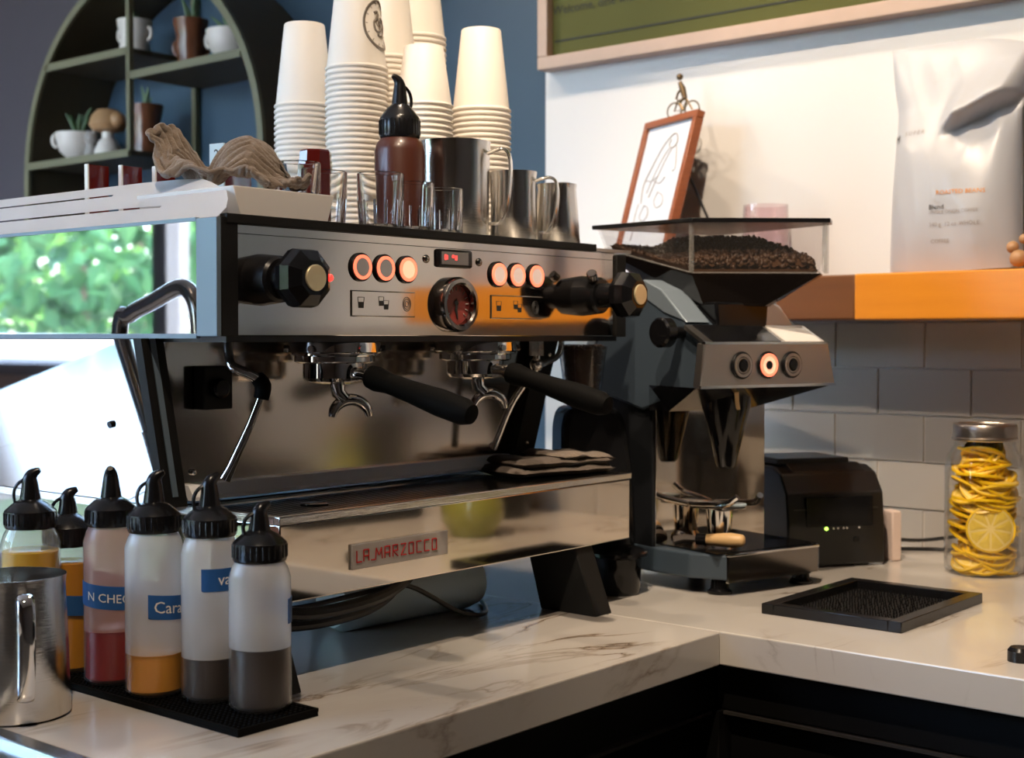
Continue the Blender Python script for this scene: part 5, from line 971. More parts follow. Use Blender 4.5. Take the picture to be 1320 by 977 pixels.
def add_bean(c, s, q):
    o = len(vs)
    for v in bv: vs.append(tuple(Vector(c) + q @ Vector((v.x * s, v.y * s * .68, v.z * s * .5))))
    for f in bf: fs.append([o + i for i in f])
from mathutils import Euler
k = 0
while k < 2600:
    x, y = random.uniform(-.125, .105), random.uniform(-.055, .23)
    if inset(x, y) < .006: continue
    z = mound(x, y) + random.uniform(-.003, .002)
    if inset(x, y) < .014 and random.random() < .8: z = random.uniform(floor_z(x, y) + .003, mound(x, y) + .002)
    add_bean((x, y, z), random.uniform(.0044, .0058), Euler((random.uniform(0, 6), random.uniform(0, 6), random.uniform(0, 6))).to_quaternion()); k += 1
me = bpy.data.meshes.new('beans'); me.from_pydata(vs, [], fs); me.materials.append(M['bean']); me.polygons.foreach_set('use_smooth', [True] * len(me.polygons))
o = link(bpy.data.objects.new('coffee_beans', me), hop); o['kind'] = 'stuff'; MW[o.name] = MW[gd.name]
# beans in the small grinder
vs, fs = [], []
for k in range(260):
    a, q = random.uniform(0, 6.28), random.random() ** .5
    zz = random.choice((random.uniform(.275, .35), .35)); rmax = .021 + (zz - .275) * .13
    rd_ = rmax * (q if zz > .349 else .92)
    add_bean((-.014 + rd_ * cos(a), rd_ * sin(a), zz), .0058, Euler((random.uniform(0, 6), random.uniform(0, 6), 0)).to_quaternion())
me = bpy.data.meshes.new('beans2'); me.from_pydata(vs, [], fs); me.materials.append(M['bean'])
o = link(bpy.data.objects.new('coffee_beans', me), sg); o['kind'] = 'stuff'
part('bean_fill', G().lathe([(0, .272), (.022, .274), (.030, .347), (0, .350)], 24, Matrix.Translation((-.014, 0, 0))), 'bean', sg, stuff=True)
# dosing knob, chute, fork
kb = D('side_knob', G().cyl((-.128, .03, .372), (-.158, .028, .372), .0085, n=18), 'black_gloss')
D('knob_grip', G().cyl((-.156, .028, .372), (-.176, .027, .372), .0215, n=26, bev=.003), 'black_gloss', kb)
D('chute', G().lathe([(0, .285), (.040, .285), (.038, .262), (.030, .235), (.016, .180), (.012, .175), (0, .175)], 28, Matrix.Translation((-.040, .035, 0)) @ Matrix.Diagonal((1, .8, 1, 1))), 'black_gloss')
D('chute_lever', G().tube([(-.062, -.01, .288), (-.052, .0, .275), (-.045, .005, .262)], .003, 8, flat=.5), 'wood_handle')
fk = D('portafilter_fork', G().box(-.052, -.004, .030, .099, .112, .120, .002), 'chrome')
D('fork_prong', G().tube([(-.050, .095, .116), (-.054, .05, .120), (-.052, .020, .124), (-.046, .004, .136)], .0050, 12, smooth=4), 'chrome', fk)
D('fork_prong', G().tube([(-.006, .095, .116), (.004, .05, .120), (.004, .020, .124), (-.002, .004, .136)], .0050, 12, smooth=4), 'chrome', fk)
D('fork_mount', G().lathe([(0, .060), (.024, .060), (.022, .066), (.017, .072), (.020, .112), (0, .112)], 24, Matrix.Translation((-.028, .062, 0))), 'chrome', fk)
D('fork_pad', G().cyl((-.028, .026, .1195), (-.028, .026, .1235), .015, n=20, bev=.001), 'pale_blue', fk, label='pale blue pad on the fork')
# brush lying on the base
q = MW[gd.name]
br = thing('grinder_brush', 'small brush with a pale wooden handle lying on the grinder base', 'brush', tuple(q @ Vector((-.064, .038, .0607))), R(-12))
def bw(v): return Vector(v)
pA, pB, pC, pD = Vector((-.022, .036, .011)), Vector((-.012, .020, .011)), Vector((-.004, .007, .011)), Vector((.022, -.044, .0125))
part('bristles', G().tube([pA + Vector((-.008, .010, -.004)), pA, pB], [.0125, .0105, .008], 12, flat=.6), 'bristle', br)
part('ferrule', G().tube([pB, pC], [.0082, .0088], 16), 'black_gloss', br)
part('handle', G().tube([pC, pC.lerp(pD, .3), pC.lerp(pD, .65), pD.lerp(pC, .06), pD], [.0075, .0095, .0108, .0085, .002], 16, smooth=3), 'wood_handle', br)

# ------------------------------------------------------------------ receipt printer and neighbours
pr = thing('receipt_printer', 'black receipt printer with a green status light', 'printer', (1.139, -.138, 0), R(-33))
def Q(name, g, mat, parent=None, **k): return part(name, g, mat, parent or pr, **k)
Q('body', G().prism([(0, .004), (0, .070), (.006, .118), (.028, .148), (.055, .158), (.16, .158), (.185, .14), (.19, .004)], 'x', -.110, .063, .003), 'printer')
Q('cover', G().prism([(.012, .126), (.032, .151), (.055, .162), (.15, .162), (.15, .155), (.056, .155), (.036, .145), (.016, .122)], 'x', -.085, .045, .001), 'printer')
Q('top_lid', G().box(-.10, .03, .055, .165, .160, .170, .003), 'black_metal')
Q('front_slot', G().prism([(-.0012, .066), (-.0012, .112), (.008, .112), (.008, .066)], 'x', -.078, .040), 'black_gloss')
Q('seam', G().box(-.1, .05, -.0008, .001, .0930, .0942), 'cabinet_edge')
Q('status_light', G().ball((-.043, -.0012, .0625), .0028, 2), 'led', label='green status light')
for k, x in enumerate((-.030, -.022, -.012, -.006, .016)): Q('indicator', G().ball((x, -.0008, .0625), .0018, 1), 'white_plastic')
Q('power_button', G().box(.006, .016, -.002, .001, .040, .048, .001), 'black_gloss')
single('white_adapter', G().box(-.008, .010, -.015, .015, 0, .082, .003), 'pinkish', 'pale upright adapter just right of the printer', 'adapter', (1.247, -.158, 0), R(-33))
single('power_cable', G().tube([(1.25, -.085, .03), (1.30, -.11, .026), (1.345, -.155, .021), (1.38, -.19, .024), (1.40, -.235, .034)], .0032, 10, smooth=6), 'cable', 'black cord sagging in front of the tiles by the jar', 'cable')
single('power_cable', G().tube([(1.25, -.06, .004), (1.32, -.10, .0034), (1.38, -.17, .0034), (1.40, -.26, .0034)], .0032, 10, smooth=6), 'cable', 'black cord lying on the worktop against the tiles', 'cable')

# jar of lemon slices
JX, JY = 1.222, -.322
jr = thing('glass_jar', 'large glass jar with a metal lid holding lemon slices', 'jar', (JX, JY, 0))
part('body', G().lathe([(0, 0), (.052, 0), (.058, .005), (.0595, .02), (.0595, .165), (.056, .182), (.046, .198), (.0445, .21), (.0430, .21), (.0445, .197), (.0545, .18), (.058, .163), (.058, .02), (.054, .008), (0, .006)], 48), 'glass', jr)
part('lid', G().lathe([(.044, .206), (.0475, .206), (.0480, .208), (.0480, .228), (.0465, .231), (.040, .232), (.039, .2305), (0, .2305)], 48), 'jar_lid', jr)
part('lid_band', G().lathe([(.0478, .2065), (.0492, .2075), (.0492, .2105), (.0478, .2115)], 48), 'jar_lid', jr)
ls0 = thing('lemon_slice', 'tmp', 'lemon slice', (0, 0, 0))
part('rind', G().lathe([(.0285, -.0026), (.031, -.0016), (.031, .0016), (.0285, .0026), (.0285, -.0026)], 28), 'lemon', ls0)
part('pith', G().lathe([(0, -.0018), (.029, -.0018), (.029, .0018), (0, .0018)], 28), 'lemon_pith', ls0)
g = G()
for k in range(9):
    a0, a1 = 2 * pi * k / 9 + .05, 2 * pi * (k + 1) / 9 - .05; am = (a0 + a1) / 2
    for s_ in (-1, 1):
        v = [g.bm.verts.new((r_ * cos(a), r_ * sin(a), s_ * z)) for r_, a, z in ((.004, am, .0019), (.0255, a0, .0019), (.0268, am, .0019), (.0255, a1, .0019), (.016, am, .0028))]
        for i in range(4):
            f = (v[i], v[(i + 1) % 4], v[4]); g.bm.faces.new(f if s_ > 0 else f[::-1])
part('flesh', g, 'lemon_flesh', ls0)
def place_slice(loc, eul, lab, sc=1.0, grp='lemon slices packed in the jar'):
    global ls_first
    if ls_first: o = ls0; ls_first = False
    else: o = dup(ls0, loc)
    o.location = loc; o.rotation_euler = eul; o['label'] = lab; o['group'] = grp; o.scale = (sc, sc, 1)
ls_first = True
view = math.atan2(-1.149 - JY, -.903 - JX)     # heading from jar to camera
place_slice((JX + .044 * cos(view + .22), JY + .044 * sin(view + .22), .074), (0, R(86), view + .12), 'round lemon slice pressed flat to the front of the jar', 1.18)
UP = 'thin lemon slice packed inside the glass jar'
for k in range(84):
    z = .012 + .180 * (k / 84) + random.uniform(-.002, .002)
    a = k * 2.4 + random.uniform(-.3, .3)
    rad = random.uniform(.014, .0185) if z < .155 else random.uniform(.004, .012)
    x, y = JX + rad * cos(a), JY + rad * sin(a)
    tilt = random.uniform(.12, .50) * random.choice((-1, 1))
    da = (a - view + pi) % (2 * pi) - pi
    if .045 < z < .105 and abs(da) < 1.2: x, y = JX - .022 * cos(view), JY - .022 * sin(view); tilt = .3
    if k % 2 and (z > .112 or z < .040):      # tipped towards the glass so that the cut face shows
        a = view + random.uniform(-1.0, 1.0); tilt = random.uniform(.55, .95); rad = .020 if z < .15 else .008
        x, y = JX + rad * cos(a), JY + rad * sin(a); z = max(z, .030)
    place_slice((x, y, z), (0, tilt, a), UP, random.uniform(1.12, 1.27) if z < .155 else random.uniform(.95, 1.1))

# black rinse drain with bristles
bn = thing('drain_tray', 'black square drain tray full of bristles set on the worktop', 'tray', (.846, -.317, 0), R(0))
def fr_(x0, x1, y0, y1, wd, z0, z1): return G().box(x0, x1, y0, y0 + wd, z0, z1, .001).box(x0, x1, y1 - wd, y1, z0, z1, .001).box(x0, x0 + wd, y0 + wd, y1 - wd, z0, z1, .001).box(x1 - wd, x1, y0 + wd, y1 - wd, z0, z1, .001)
part('rim', fr_(-.130, .130, -.100, .096, .018, 0, .014), 'black_plastic', bn)
part('liner', G().box(-.113, .113, -.083, .079, .0005, .002), 'black_matte', bn)
vs, fs = [], []
for i in range(27):
    for j in range(19):
        x, y = -.108 + i * .0083 + random.uniform(-.001, .001), -.078 + j * .0083 + random.uniform(-.001, .001); hh = random.uniform(.007, .0105); o_ = len(vs)
        for a in range(4): vs.append((x + .0013 * cos(a * pi / 2), y + .0013 * sin(a * pi / 2), .002))
        vs.append((x + random.uniform(-.001, .001), y + random.uniform(-.001, .001), hh))
        for a in range(4): fs.append((o_ + a, o_ + (a + 1) % 4, o_ + 4))
me = bpy.data.meshes.new('bristles'); me.from_pydata(vs, [], fs); me.materials.append(M['black_plastic'])
o = link(bpy.data.objects.new('bristles', me), bn); o['kind'] = 'stuff'
single('bottle_cap', G().lathe([(0, 0), (.014, 0), (.014, .012), (.011, .016), (0, .016)], 24), 'black_plastic', 'small black cap on the worktop at the right frame edge', 'cap', (.665, -.582, 0))

# steel sink edge at the lower left corner
sk_ = thing('steel_drainer', 'steel drainer with a raised edge at the lower left corner', 'drainer', (-.40, -.02, 0))
part('plate', G().box(-.58, -.232, -.235, .30, 0, .003), 'steel_edge', sk_, True)
part('raised_edge', G().box(-.254, -.2335, -.238, .30, 0, .010, .003), 'steel_edge', sk_, True)

# ------------------------------------------------------------------ things on the wall shelf
SZ = .4702
# framed line drawing on an easel
fm = thing('framed_drawing', 'red brown framed line drawing leaning on a small easel', 'picture', (1.276, .379, SZ), 0)
lean = .2657
LM = Matrix.Rotation(-.4374, 4, 'Z') @ Matrix.Rotation(lean, 4, 'Y')
def F(name, g, mat, **k): return part(name, g.xf(LM), mat, fm, **k)
hw, hh = .0964, .3285
F('frame_rail', G().box(-.006, .012, -hw, hw, hh - .014, hh, .0015), 'frame_wood')
F('frame_rail', G().box(-.006, .012, -hw, hw, 0, .014, .0015), 'frame_wood')
F('frame_stile', G().box(-.006, .012, -hw, -hw + .013, .014, hh - .014, .0015), 'frame_wood')
F('frame_stile', G().box(-.006, .012, hw - .013, hw, .014, hh - .014, .0015), 'frame_wood')
F('drawing_sheet', G().box(.001, .004, -hw + .012, hw - .012, .013, hh - .013), 'picture_paper')
F('back_board', G().box(.0045, .014, -hw + .01, hw - .01, .01, hh - .01), 'arch_brown')
g = G()
def sketch(pts, th=.0010): g.tube([(.0004, -a * 1.5, .02 + b * .93) for a, b in pts], th, 5, smooth=4)
sketch([(-.030, .15), (-.034, .19), (-.022, .23), (-.006, .27), (.012, .292), (.022, .288), (.026, .272), (.018, .262), (.008, .268), (.010, .282)], .0014)
sketch([(-.022, .17), (-.012, .21), (.0, .245), (.010, .262)]); sketch([(-.014, .16), (-.004, .20), (.006, .235), (.016, .26)]); sketch([(-.032, .20), (-.016, .196), (-.004, .204)])
sketch([(-.020, .145), (-.026, .12), (-.014, .11), (-.006, .122), (-.012, .14), (-.022, .142)], .0009); sketch([(.004, .17), (.020, .160), (.024, .142), (.012, .135), (.002, .15), (.006, .168)], .0008)
sketch([(.026, .265), (.032, .24), (.036, .215), (.030, .21)]); sketch([(-.036, .15), (-.038, .12), (-.034, .09), (-.036, .07)]); sketch([(-.014, .20), (.004, .188), (.016, .20)])
F('drawing_lines', g, 'grey_ink')
F('caption', text_geo('mush', .013, Matrix.Translation((.0006, .030, .062)) @ WALLT, .0002), 'ink')
ez = thing('picture_easel', 'thin black easel with a bronze bicycle rider finial behind the drawing', 'easel', (1.35, .35, SZ))
def W_(name, g, mat, **k): return part(name, g, mat, ez, True, **k)
for k in (-.06, .06): W_('leg', G().tube([(1.300 + k * .42, .375 + k * .9, SZ + .003), (1.372, .337, .765)], .0028, 8), 'black_metal')
W_('leg', G().tube([(1.366, .335, .72), (1.404, .235, SZ + .003)], .0028, 8), 'black_metal')
W_('ledge', G().box(1.272, 1.30, .322, .434, SZ - .0, SZ + .004), 'black_metal') if False else None
fx, fy_, fz = 1.352, .318, .785
g = G()
for dy in (-.020, .020): g.tube([(fx, fy_ + dy + .016 * cos(2 * pi * k / 16), fz + .012 + .016 * sin(2 * pi * k / 16)) for k in range(16)], .0018, 6, closed=True)
g.tube([(fx, fy_ - .02, fz + .012), (fx, fy_ - .008, fz + .032), (fx, fy_ + .012, fz + .032), (fx, fy_ + .02, fz + .012), (fx, fy_, fz + .012), (fx, fy_ - .008, fz + .032)], .0020, 6)
g.tube([(fx, fy_ - .004, fz + .034), (fx, fy_ + .002, fz + .054), (fx, fy_ + .008, fz + .066)], [.005, .0065, .004], 8).ball((fx, fy_ + .008, fz + .076), .0065, 2)
g.tube([(fx, fy_, fz + .056), (fx, fy_ + .012, fz + .046), (fx, fy_ + .016, fz + .034)], .0022, 6).tube([(fx, fy_ - .002, fz + .036), (fx, fy_ + .008, fz + .026), (fx, fy_ + .0, fz + .012)], .0028, 6)
W_('finial', g, 'bronze', label='bronze bicycle rider finial')
# pink glass
single('pink_tumbler', G().lathe([(0, 0), (.030, 0), (.034, .006), (.043, .075), (.040, .135), (.0385, .135), (.0415, .075), (.032, .008), (0, .006)], 36), 'pink_glass', 'pink tinted glass tumbler on the wall shelf behind the hopper', 'glass', (1.345, .135, SZ))
# coffee bags
def coffee_bag(label, loc, rz, wd, ht, dp, seed, group, slouch=1):
    t = thing('coffee_bag', label, 'bag', loc, rz, group)
    n, m = 40, 96; g = G(); V = {}
    for s_ in (-1, 1):
        for j in range(m + 1):
            v = j / m
            for i in range(n + 1):
                u = i / n * 2 - 1
                half = wd / 2 * (.97 - .05 * sin(pi * v) * slouch + .11 * max(0, v - .5) / .5)
                thick = dp / 2 * (1 - abs(u) ** 3.0) ** .6 * (1 - v ** 2.2) ** .75 * (.85 + .3 * sin(pi * min(1, v * 1.4)))
                nz = noise.noise(Vector((u * 1.6, v * 2.6, seed))) * .010 + (.5 - abs(noise.noise(Vector((u * 2.4 + v * 2, v * 3.2, seed + 3))))) * .008
                nz *= (1 - abs(u) ** 4) * (.3 + .7 * min(1, v * 3)) * (1 - v ** 6)
                fold = 0
                if slouch and s_ < 0:      # the top corner is folded over: a flap with a hollow under it
                    dl = v - (.60 + .14 * u); sp_ = max(0, min(1, (u + .08) / .35)) * max(0, min(1, (1.0 - u) / .08))
                    k_ = max(0, min(1, (dl + .022) / .044)); k_ = k_ * k_ * (3 - 2 * k_)
                    fold = sp_ * (k_ * .040 * math.exp(-(max(0, dl) / .13) ** 2) - (1 - k_) * .016 * math.exp(-(min(0, dl) / .10) ** 2))
                dz = -.03 * slouch * max(0, u) ** 2 * (v > .9) * (v - .9) * 8
                V[s_, i, j] = g.bm.verts.new((s_ * thick + (nz * s_) - fold + .02 * v * v, -u * half * (1 - .05 * slouch * math.exp(-((v - .68) / .12) ** 2)), v * ht + dz + .006 * (1 - v) * abs(u)))
    for s_ in (-1, 1):
        for j in range(m):
            for i in range(n):
                f = [V[s_, a, b] for a, b in ((i, j), (i + 1, j), (i + 1, j + 1), (i, j + 1))]
                g.bm.faces.new(f if s_ < 0 else f[::-1])
    bmesh.ops.remove_doubles(g.bm, verts=g.bm.verts, dist=.0006)
    bmesh.ops.holes_fill(g.bm, edges=[e for e in g.bm.edges if e.is_boundary])
    bmesh.ops.recalc_face_normals(g.bm, faces=g.bm.faces)
    b = part('body', g.sm(), 'bag', t, sharp=70)
    part('seal_strip', G().box(.016, .026, -wd / 2 * 1.02, wd / 2 * 1.02, ht - .022, ht + .002, .001), 'bag', t) if False else None
    dg = lambda: None
    return t, b
t, b = coffee_bag('large matte white coffee bag with a folded corner on the wall shelf', (1.335, -.225, SZ), R(-4), .235, .385, .125, 2.2, 'coffee bags on the wall shelf')
# printing: hugs the front of the bag
import mathutils
from mathutils.bvhtree import BVHTree
bmt = bmesh.new(); bmt.from_mesh(b.data); bvh = BVHTree.FromBMesh(bmt)
def on_bag(g, lift=.0012):
    for v in g.bm.verts:
        h = bvh.ray_cast(Vector((-.5, v.co.y, v.co.z)), Vector((1, 0, 0)))
        if h[0] is not None: v.co.x = h[0].x - lift
    return g
def bag_text(txt, sz, y, z): return on_bag(text_geo(txt, sz, Matrix.Translation((-.09, y, z)) @ WALLT, .0, align='LEFT'))
part('printed_word', bag_text('M', .020, .100, .225), 'ink', t)
part('printed_word', bag_text('.  S U P E R', .010, .080, .232), 'grey_ink', t)
part('printed_word', bag_text('Blend', .011, .012, .105), 'ink', t)
part('printed_word', bag_text('SINGLE ORIGIN COFFEE', .0075, .012, .097), 'grey_ink', t)
part('printed_word', bag_text('ROASTED BEANS', .010, .000, .128), 'shelf_honey', t)
part('printed_word', bag_text('340 g  12 oz  WHOLE', .009, .012, .077), 'grey_ink', t)
part('printed_word', bag_text('COFFEE', .009, .010, .050), 'grey_ink', t)
bmt.free()
coffee_bag('second white coffee bag at the right edge of the photo', (1.335, -.470, SZ), R(3), .225, .375, .125, 6.5, 'coffee bags on the wall shelf')
coffee_bag('white coffee bag third along the wall shelf', (1.335, -.74, SZ), R(-3), .225, .375, .125, 9.5, 'coffee bags on the wall shelf', 0)
single('brown_ornament', G().ball((0, 0, .018), .014, 2).ball((.002, .010, .036), .010, 2).ball((0, -.008, .048), .008, 2), 'mushroom', 'small brown ornament between the two coffee bags', 'ornament', (1.275, -.352, SZ))

# menu board
mb = thing('menu_board', 'large olive green menu board in a pale wood frame', 'board', (1.40, -.1, .93))
def B_(name, g, mat, **k): return part(name, g, mat, mb, True, **k)
y0, y1, z0, z1 = -.95, .695, .922, 1.75
B_('panel', G().box(1.395, 1.414, y0 + .02, y1 - .02, z0 + .02, z1 - .02), 'board_green')
B_('frame_rail', G().box(1.376, 1.4155, y0, y1, z0, z0 + .026, .002), 'board_frame')
B_('frame_rail', G().box(1.376, 1.4155, y0, y1, z1 - .026, z1, .002), 'board_frame')
B_('frame_stile', G().box(1.376, 1.4155, y1 - .026, y1, z0 + .026, z1 - .026, .002), 'board_frame')
B_('frame_stile', G().box(1.376, 1.4155, y0, y0 + .026, z0 + .026, z1 - .026, .002), 'board_frame')
B_('printed_border', G().box(1.3940, 1.3952, y0 + .08, y1 - .085, z0 + .068, z0 + .072).box(1.3940, 1.3952, y1 - .089, y1 - .085, z0 + .072, z0 + .10) if False else G().box(1.3940, 1.3952, y0 + .08, y1 - .032, z0 + .056, z0 + .060), 'board_ink')
def board_text(txt, sz, y, z): return text_geo(txt, sz, Matrix.Translation((1.3943, y, z)) @ WALLT, .0003, align='LEFT')
B_('lettering', board_text('Welcome, dine with espresso, pastries and more', .026, .668, 1.043), 'board_ink')
B_('lettering', board_text('CAFE MENU', .045, .668, 1.082), 'board_ink')

# ------------------------------------------------------------------ arched display shelf on the blue wall
ar = thing('arched_shelf', 'arched olive green display shelf on the dark blue wall', 'shelf', (1.31, 1.865, .2))
def A_(name, g, mat, parent=None, **k): return part(name, g, mat, parent or ar, True, **k)
def arch_strip(r0, r1, x0, x1):
    g = G(); pts = [(1.865 - 1, 0)]
    prof = [(-1, -.35)] + [(-cos(pi * k / 32), sin(pi * k / 32)) for k in range(33)] + [(1, -.35)]
    rows = []
    for a, b in prof:
        z = b if b < 0 else None
        def pt(r, x): return (x, 1.865 + a * r, .80 + (b * r if b >= 0 else b))
        rows.append([g.bm.verts.new(pt(r, x)) for r, x in ((r0, x0), (r1, x0), (r1, x1), (r0, x1))])
    for p, q in zip(rows, rows[1:]):
        for i in range(4): g.bm.faces.new((p[i], q[i], q[(i + 1) % 4], p[(i + 1) % 4]))
    g.bm.faces.new(rows[0][::-1]); g.bm.faces.new(rows[-1]); bmesh.ops.recalc_face_normals(g.bm, faces=g.bm.faces)
    return g.sm()
A_('hoop', arch_strip(.490, .502, 1.205, WX), 'arch_brown')
A_('front_edge', arch_strip(.486, .506, 1.196, 1.206), 'arch_green')
def shelf_(y0, y1, z):
    s_ = A_('shelf_board', G().box(1.206, WX, y0, y1, z - .012, z), 'arch_brown')
    A_('shelf_edge', G().box(1.196, 1.206, y0, y1, z - .017, z + .002), 'arch_green', s_)
shelf_(1.884, 2.262, 1.100); shelf_(1.440, 1.884, 1.036); shelf_(1.884, 2.352, .842); shelf_(1.37, 2.36, .47)
A_('post', G().box(1.196, 1.210, 1.876, 1.890, .84, 1.29), 'arch_green')
A_('post', G().box(1.400, 1.416, 1.876, 1.892, .47, 1.29), 'arch_green')
def blades(g, n, h, sp, z0, wdt=.006):
    for k in range(n):
        a = random.uniform(0, 2 * pi); s_ = random.uniform(.3, 1) * sp; hh_ = h * random.uniform(.6, 1)
        g.tube([(0, 0, z0), (s_ * .4 * cos(a), s_ * .4 * sin(a), z0 + hh_ * .6), (s_ * cos(a), s_ * sin(a), z0 + hh_)], [wdt * .6, wdt, .001], 6, smooth=3, flat=.35)
    return g
def plant_pot(name, label, loc, prof, mat, n, h, sp, ears=False):
    t = thing(name, label, 'plant pot', loc, random.uniform(0, 1), 'ornaments on the arched shelf')
    part('pot', G().lathe(prof, 28), mat, t)
    if ears:
        r_ = prof[len(prof) // 2][0]
        for s_ in (-1, 1): part('ear', G().tube([(0, s_ * (r_ - .004), .075), (0, s_ * (r_ + .006), .070), (0, s_ * (r_ + .006), .050), (0, s_ * (r_ - .004), .042)], .005, 8, smooth=4), mat, t)
    part('leaves', blades(G(), n, h, sp, prof[-1][1] - .01), 'leaf', t)
    return t
bowl = [(0, 0), (.026, 0), (.028, .010), (.050, .030), (.060, .065), (.062, .080), (.056, .080), (.05, .06), (0, .055)]
mug = [(0, 0), (.036, 0), (.038, .02), (.034, .035), (.040, .06), (.036, .085), (.043, .115), (.045, .130), (.039, .130), (.036, .11), (0, .10)]
pot = [(0, 0), (.034, 0), (.040, .02), (.036, .05), (.044, .08), (.046, .095), (.040, .095), (.034, .07), (0, .07)]
plant_pot('potted_plant', 'white pot with a small sprout on the upper left arch shelf', (1.29, 1.985, 1.101), pot, 'pot_white', 5, .07, .03, True)
plant_pot('potted_plant', 'brown face mug with a plant on the upper right arch shelf', (1.30, 1.76, 1.037), mug, 'pot_brown', 9, .10, .03, True)
plant_pot('potted_plant', 'white bowl with a trailing plant on the upper right arch shelf', (1.30, 1.60, 1.037), bowl, 'pot_white', 9, .10, .06, True)
plant_pot('potted_plant', 'white bowl with a plant at the left of the lower arch shelf', (1.28, 2.235, .843), bowl, 'pot_white', 8, .11, .04, True)
plant_pot('potted_plant', 'brown face mug with a plant beside the arch shelf post', (1.30, 1.952, .843), mug, 'pot_brown', 7, .09, .02, True)
ms = thing('mushroom_ornament', 'brown mushroom ornament on a white foot on the lower arch shelf', 'ornament', (1.28, 2.095, .843))
part('foot', G().lathe([(0, 0), (.034, 0), (.036, .02), (.026, .045), (.016, .055), (.016, .08), (0, .08)], 24), 'pot_white', ms)
part('cap', G().lathe([(0, .135), (.028, .13), (.044, .112), (.05, .09), (.04, .075), (.012, .07)], 24).ball((.0, -.045, .10), .022, 2).ball((0, .045, .112), .02, 2), 'mushroom', ms)
single('grey_figurine', G().lathe([(0, 0), (.016, 0), (.020, .02), (.012, .045), (0, .05)], 16).ball((0, 0, .06), .019, 2).ball((0, -.014, .076), .007, 1).ball((0, .014, .076), .007, 1), 'grey_ink', 'small grey figurine between bowl and mushroom on the arch shelf', 'figurine', (1.27, 2.158, .843))
single('wooden_peg', G().lathe([(0, 0), (.03, 0), (.032, .02), (.024, .16), (.02, .20), (.010, .225), (0, .23)], 20), 'wood_handle', 'pale wooden ornament peeking over the crumpled towel', 'ornament', (1.25, 1.70, .47 + .145 + .001 - .145))

# ------------------------------------------------------------------ beyond the frame but mirrored in the steel
tap = thing('water_tap', 'chrome gooseneck tap mirrored in the machine side panel', 'tap', (-.30, .60, 0))
part('neck', G().tube([(-.30, .602, .10), (-.30, .602, .368), (-.30, .575, .398), (-.30, .52, .416), (-.30, .463, .434), (-.30, .435, .428), (-.30, .418, .402), (-.30, .413, .355)], .012, 14, smooth=6), 'dark_chrome', tap, True)
part('base', G().lathe([(0, 0), (.03, 0), (.028, .02), (.016, .04), (.015, .12), (0, .12)], 24), 'dark_chrome', tap)
part('lever', G().tube([(-.02, 0, .09), (-.06, -.01, .11), (-.09, -.012, .13)], .007, 10), 'dark_chrome', tap)
single('green_vase', G().lathe([(0, 0), (.040, 0), (.058, .03), (.058, .06), (.036, .11), (.022, .15), (.026, .17), (.020, .17), (0, .12)], 32), 'vase_green', 'olive green pear-shaped vase mirrored in the drip tray', 'vase', (1.02, -.64, 0))
single('amber_canister', G().lathe([(0, 0), (.05, 0), (.052, .01), (.052, .15), (.045, .165), (0, .166)], 32), 'amber_tin', 'amber brown canister mirrored in the right of the drip tray', 'canister', (1.31, -.92, 0))
single('added_black_crate', G().box(-.15, .15, -.20, .20, 0, .10, .006), 'black_plastic', 'low black crate added to darken the left half of the drip tray reflection', 'crate', (1.02, -1.10, 0), .1)  # added out of view, darkens what the tray front reflects
single('added_black_box', G().box(-.12, .12, -.13, .13, 0, .22, .02), 'black_plastic', 'black boxy appliance added to darken the left of the drip tray reflection', 'appliance', (1.12, -1.36, 0))  # unseen filler box, put in to darken the tray's reflection
single('black_canister', G().lathe([(0, 0), (.06, 0), (.062, .01), (.062, .20), (.05, .21), (0, .21)], 32), 'black_plastic', 'black canister mirrored beside the green vase', 'canister', (1.26, -.78, 0))

# street outside the shop window
struct('ground', G().box(-30, -2.8, -14, 26, -1.15, -1.05), 'asphalt')
def tree(label, x, y, h, r, seed, mat):
    rng = random.Random(seed)
    t = thing('street_tree', label, 'tree', (x, y, -1.05), 0, 'trees outside mirrored in the side panel')
    part('trunk', G().tube([(0, 0, 0), (.05, .03, h * .3), (0, .1, h * .6)], [.16, .12, .08], 10), 'bark', t)
    vs, fs = [], []
    for k in range(900):
        d = Vector((rng.gauss(0, 1), rng.gauss(0, 1), rng.gauss(0, 1))).normalized() * r * rng.uniform(.55, 1)
        c = Vector((d.x, d.y, h * .62 + d.z * .85)); e = Euler((rng.uniform(0, 6), rng.uniform(0, 6), rng.uniform(0, 6))).to_matrix(); s_ = rng.uniform(.10, .2); o_ = len(vs)
        for a, b in ((-1, 0), (0, -.6), (1, 0), (0, .6)): vs.append(tuple(c + e @ Vector((a * s_, b * s_, .15 * s_ * abs(a)))))
        fs.append((o_, o_ + 1, o_ + 2, o_ + 3))
    me = bpy.data.meshes.new('crown'); me.from_pydata(vs, [], fs); me.materials.append(M[mat])
    o = link(bpy.data.objects.new('crown', me), t); o['kind'] = 'stuff'
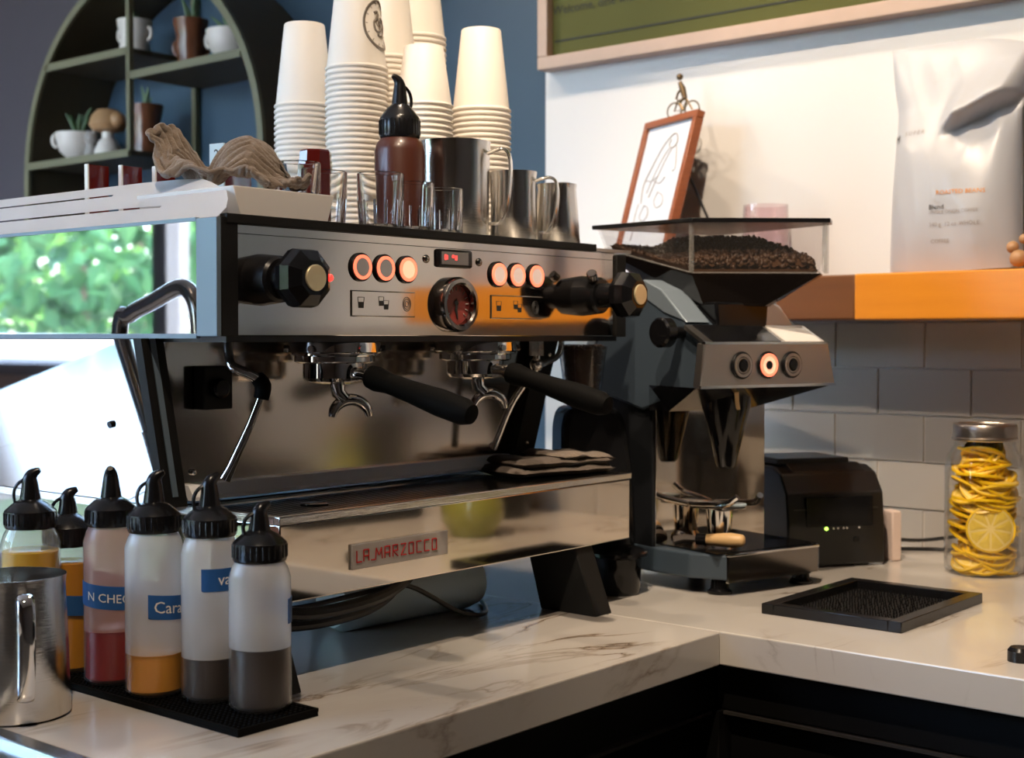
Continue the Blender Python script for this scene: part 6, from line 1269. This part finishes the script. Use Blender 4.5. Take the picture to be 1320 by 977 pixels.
for i, (x, y, h, r_, m_) in enumerate(((-9, 9.0, 4.2, 1.7, 'foliage'), (-8, 12.5, 4.0, 1.6, 'foliage_dark'), (-10.5, 15, 4.6, 2.0, 'foliage'), (-9, 18.5, 4.4, 1.9, 'foliage_dark'), (-12, 11.5, 4.4, 1.9, 'foliage'), (-8.5, 5.5, 4.2, 1.6, 'foliage_dark'), (-14, 23.5, 5.0, 2.2, 'foliage'))):
    tree(['light green street tree', 'dark green street tree', 'broad light green street tree', 'broad dark green street tree', 'light green street tree set back', 'dark green street tree near the shop', 'farthest tall street tree'][i] + ' mirrored in the machine side', x, y, h, r_, 20 + i, m_)
car = thing('parked_car', 'white car parked outside and mirrored in the machine side', 'car', (-6.3, 10.0, -1.05), R(62))
part('body', G().prism([(-2.2, .30), (-2.25, .75), (-1.9, .95), (-1.1, 1.0), (-.6, 1.42), (.9, 1.45), (1.6, 1.0), (2.15, .9), (2.25, .35)], 'y', -.85, .85, .08), 'car_white', car)
part('side_glass', G().prism([(-.95, 1.02), (-.52, 1.36), (.85, 1.38), (1.35, 1.02)], 'y', -.87, .87, .01), 'car_glass', car)
for x in (-1.4, 1.4):
    for s_ in (-1, 1): part('wheel', G().cyl((x, s_ * .66, .33), (x, s_ * .88, .33), .33, n=28, bev=.03), 'tyre', car)

# ------------------------------------------------------------------ ceiling spots
tr = None
for i, (p, aim, wt, cone, bl) in enumerate(LAMPS):
    d = (Vector(aim) - Vector(p)).normalized(); qd = d.to_track_quat('-Z', 'Y')
    t = thing('ceiling_spot', ['black ceiling spot above the machine', 'black ceiling spot washing the white wall', 'black ceiling spot above the arched shelf', 'black ceiling spot over the tiled worktop', 'added black ceiling spot brightening the squeeze bottles'][i], 'lamp', (p[0], p[1], 2.25))
    mt4 = Matrix.Translation(p) @ qd.to_matrix().to_4x4()
    g = G().lathe([(.030, -.005), (.034, -.005), (.034, .11), (0, .115), (0, .11), (.030, .105), (.030, -.005)], 24, mt4)
    part('can', g, 'black_metal', t, True)
    part('stem', G().cyl((p[0], p[1], 2.25), tuple(Vector(p) - d * .06), .008, n=10), 'black_metal', t, True)
    ld = bpy.data.lights.new('spot_bulb', 'SPOT'); ld.energy = wt; ld.color = WARM; ld.spot_size = R(cone); ld.spot_blend = bl; ld.shadow_soft_size = .025
    lo = bpy.data.objects.new('spot_bulb', ld); COL.objects.link(lo); lo.parent = t
    lo.matrix_world = Matrix.Translation(p) @ qd.to_matrix().to_4x4()
    lo.matrix_parent_inverse = Matrix.Identity(4); lo.location = Vector(p) - Vector((p[0], p[1], 2.25)); lo.rotation_euler = qd.to_euler()
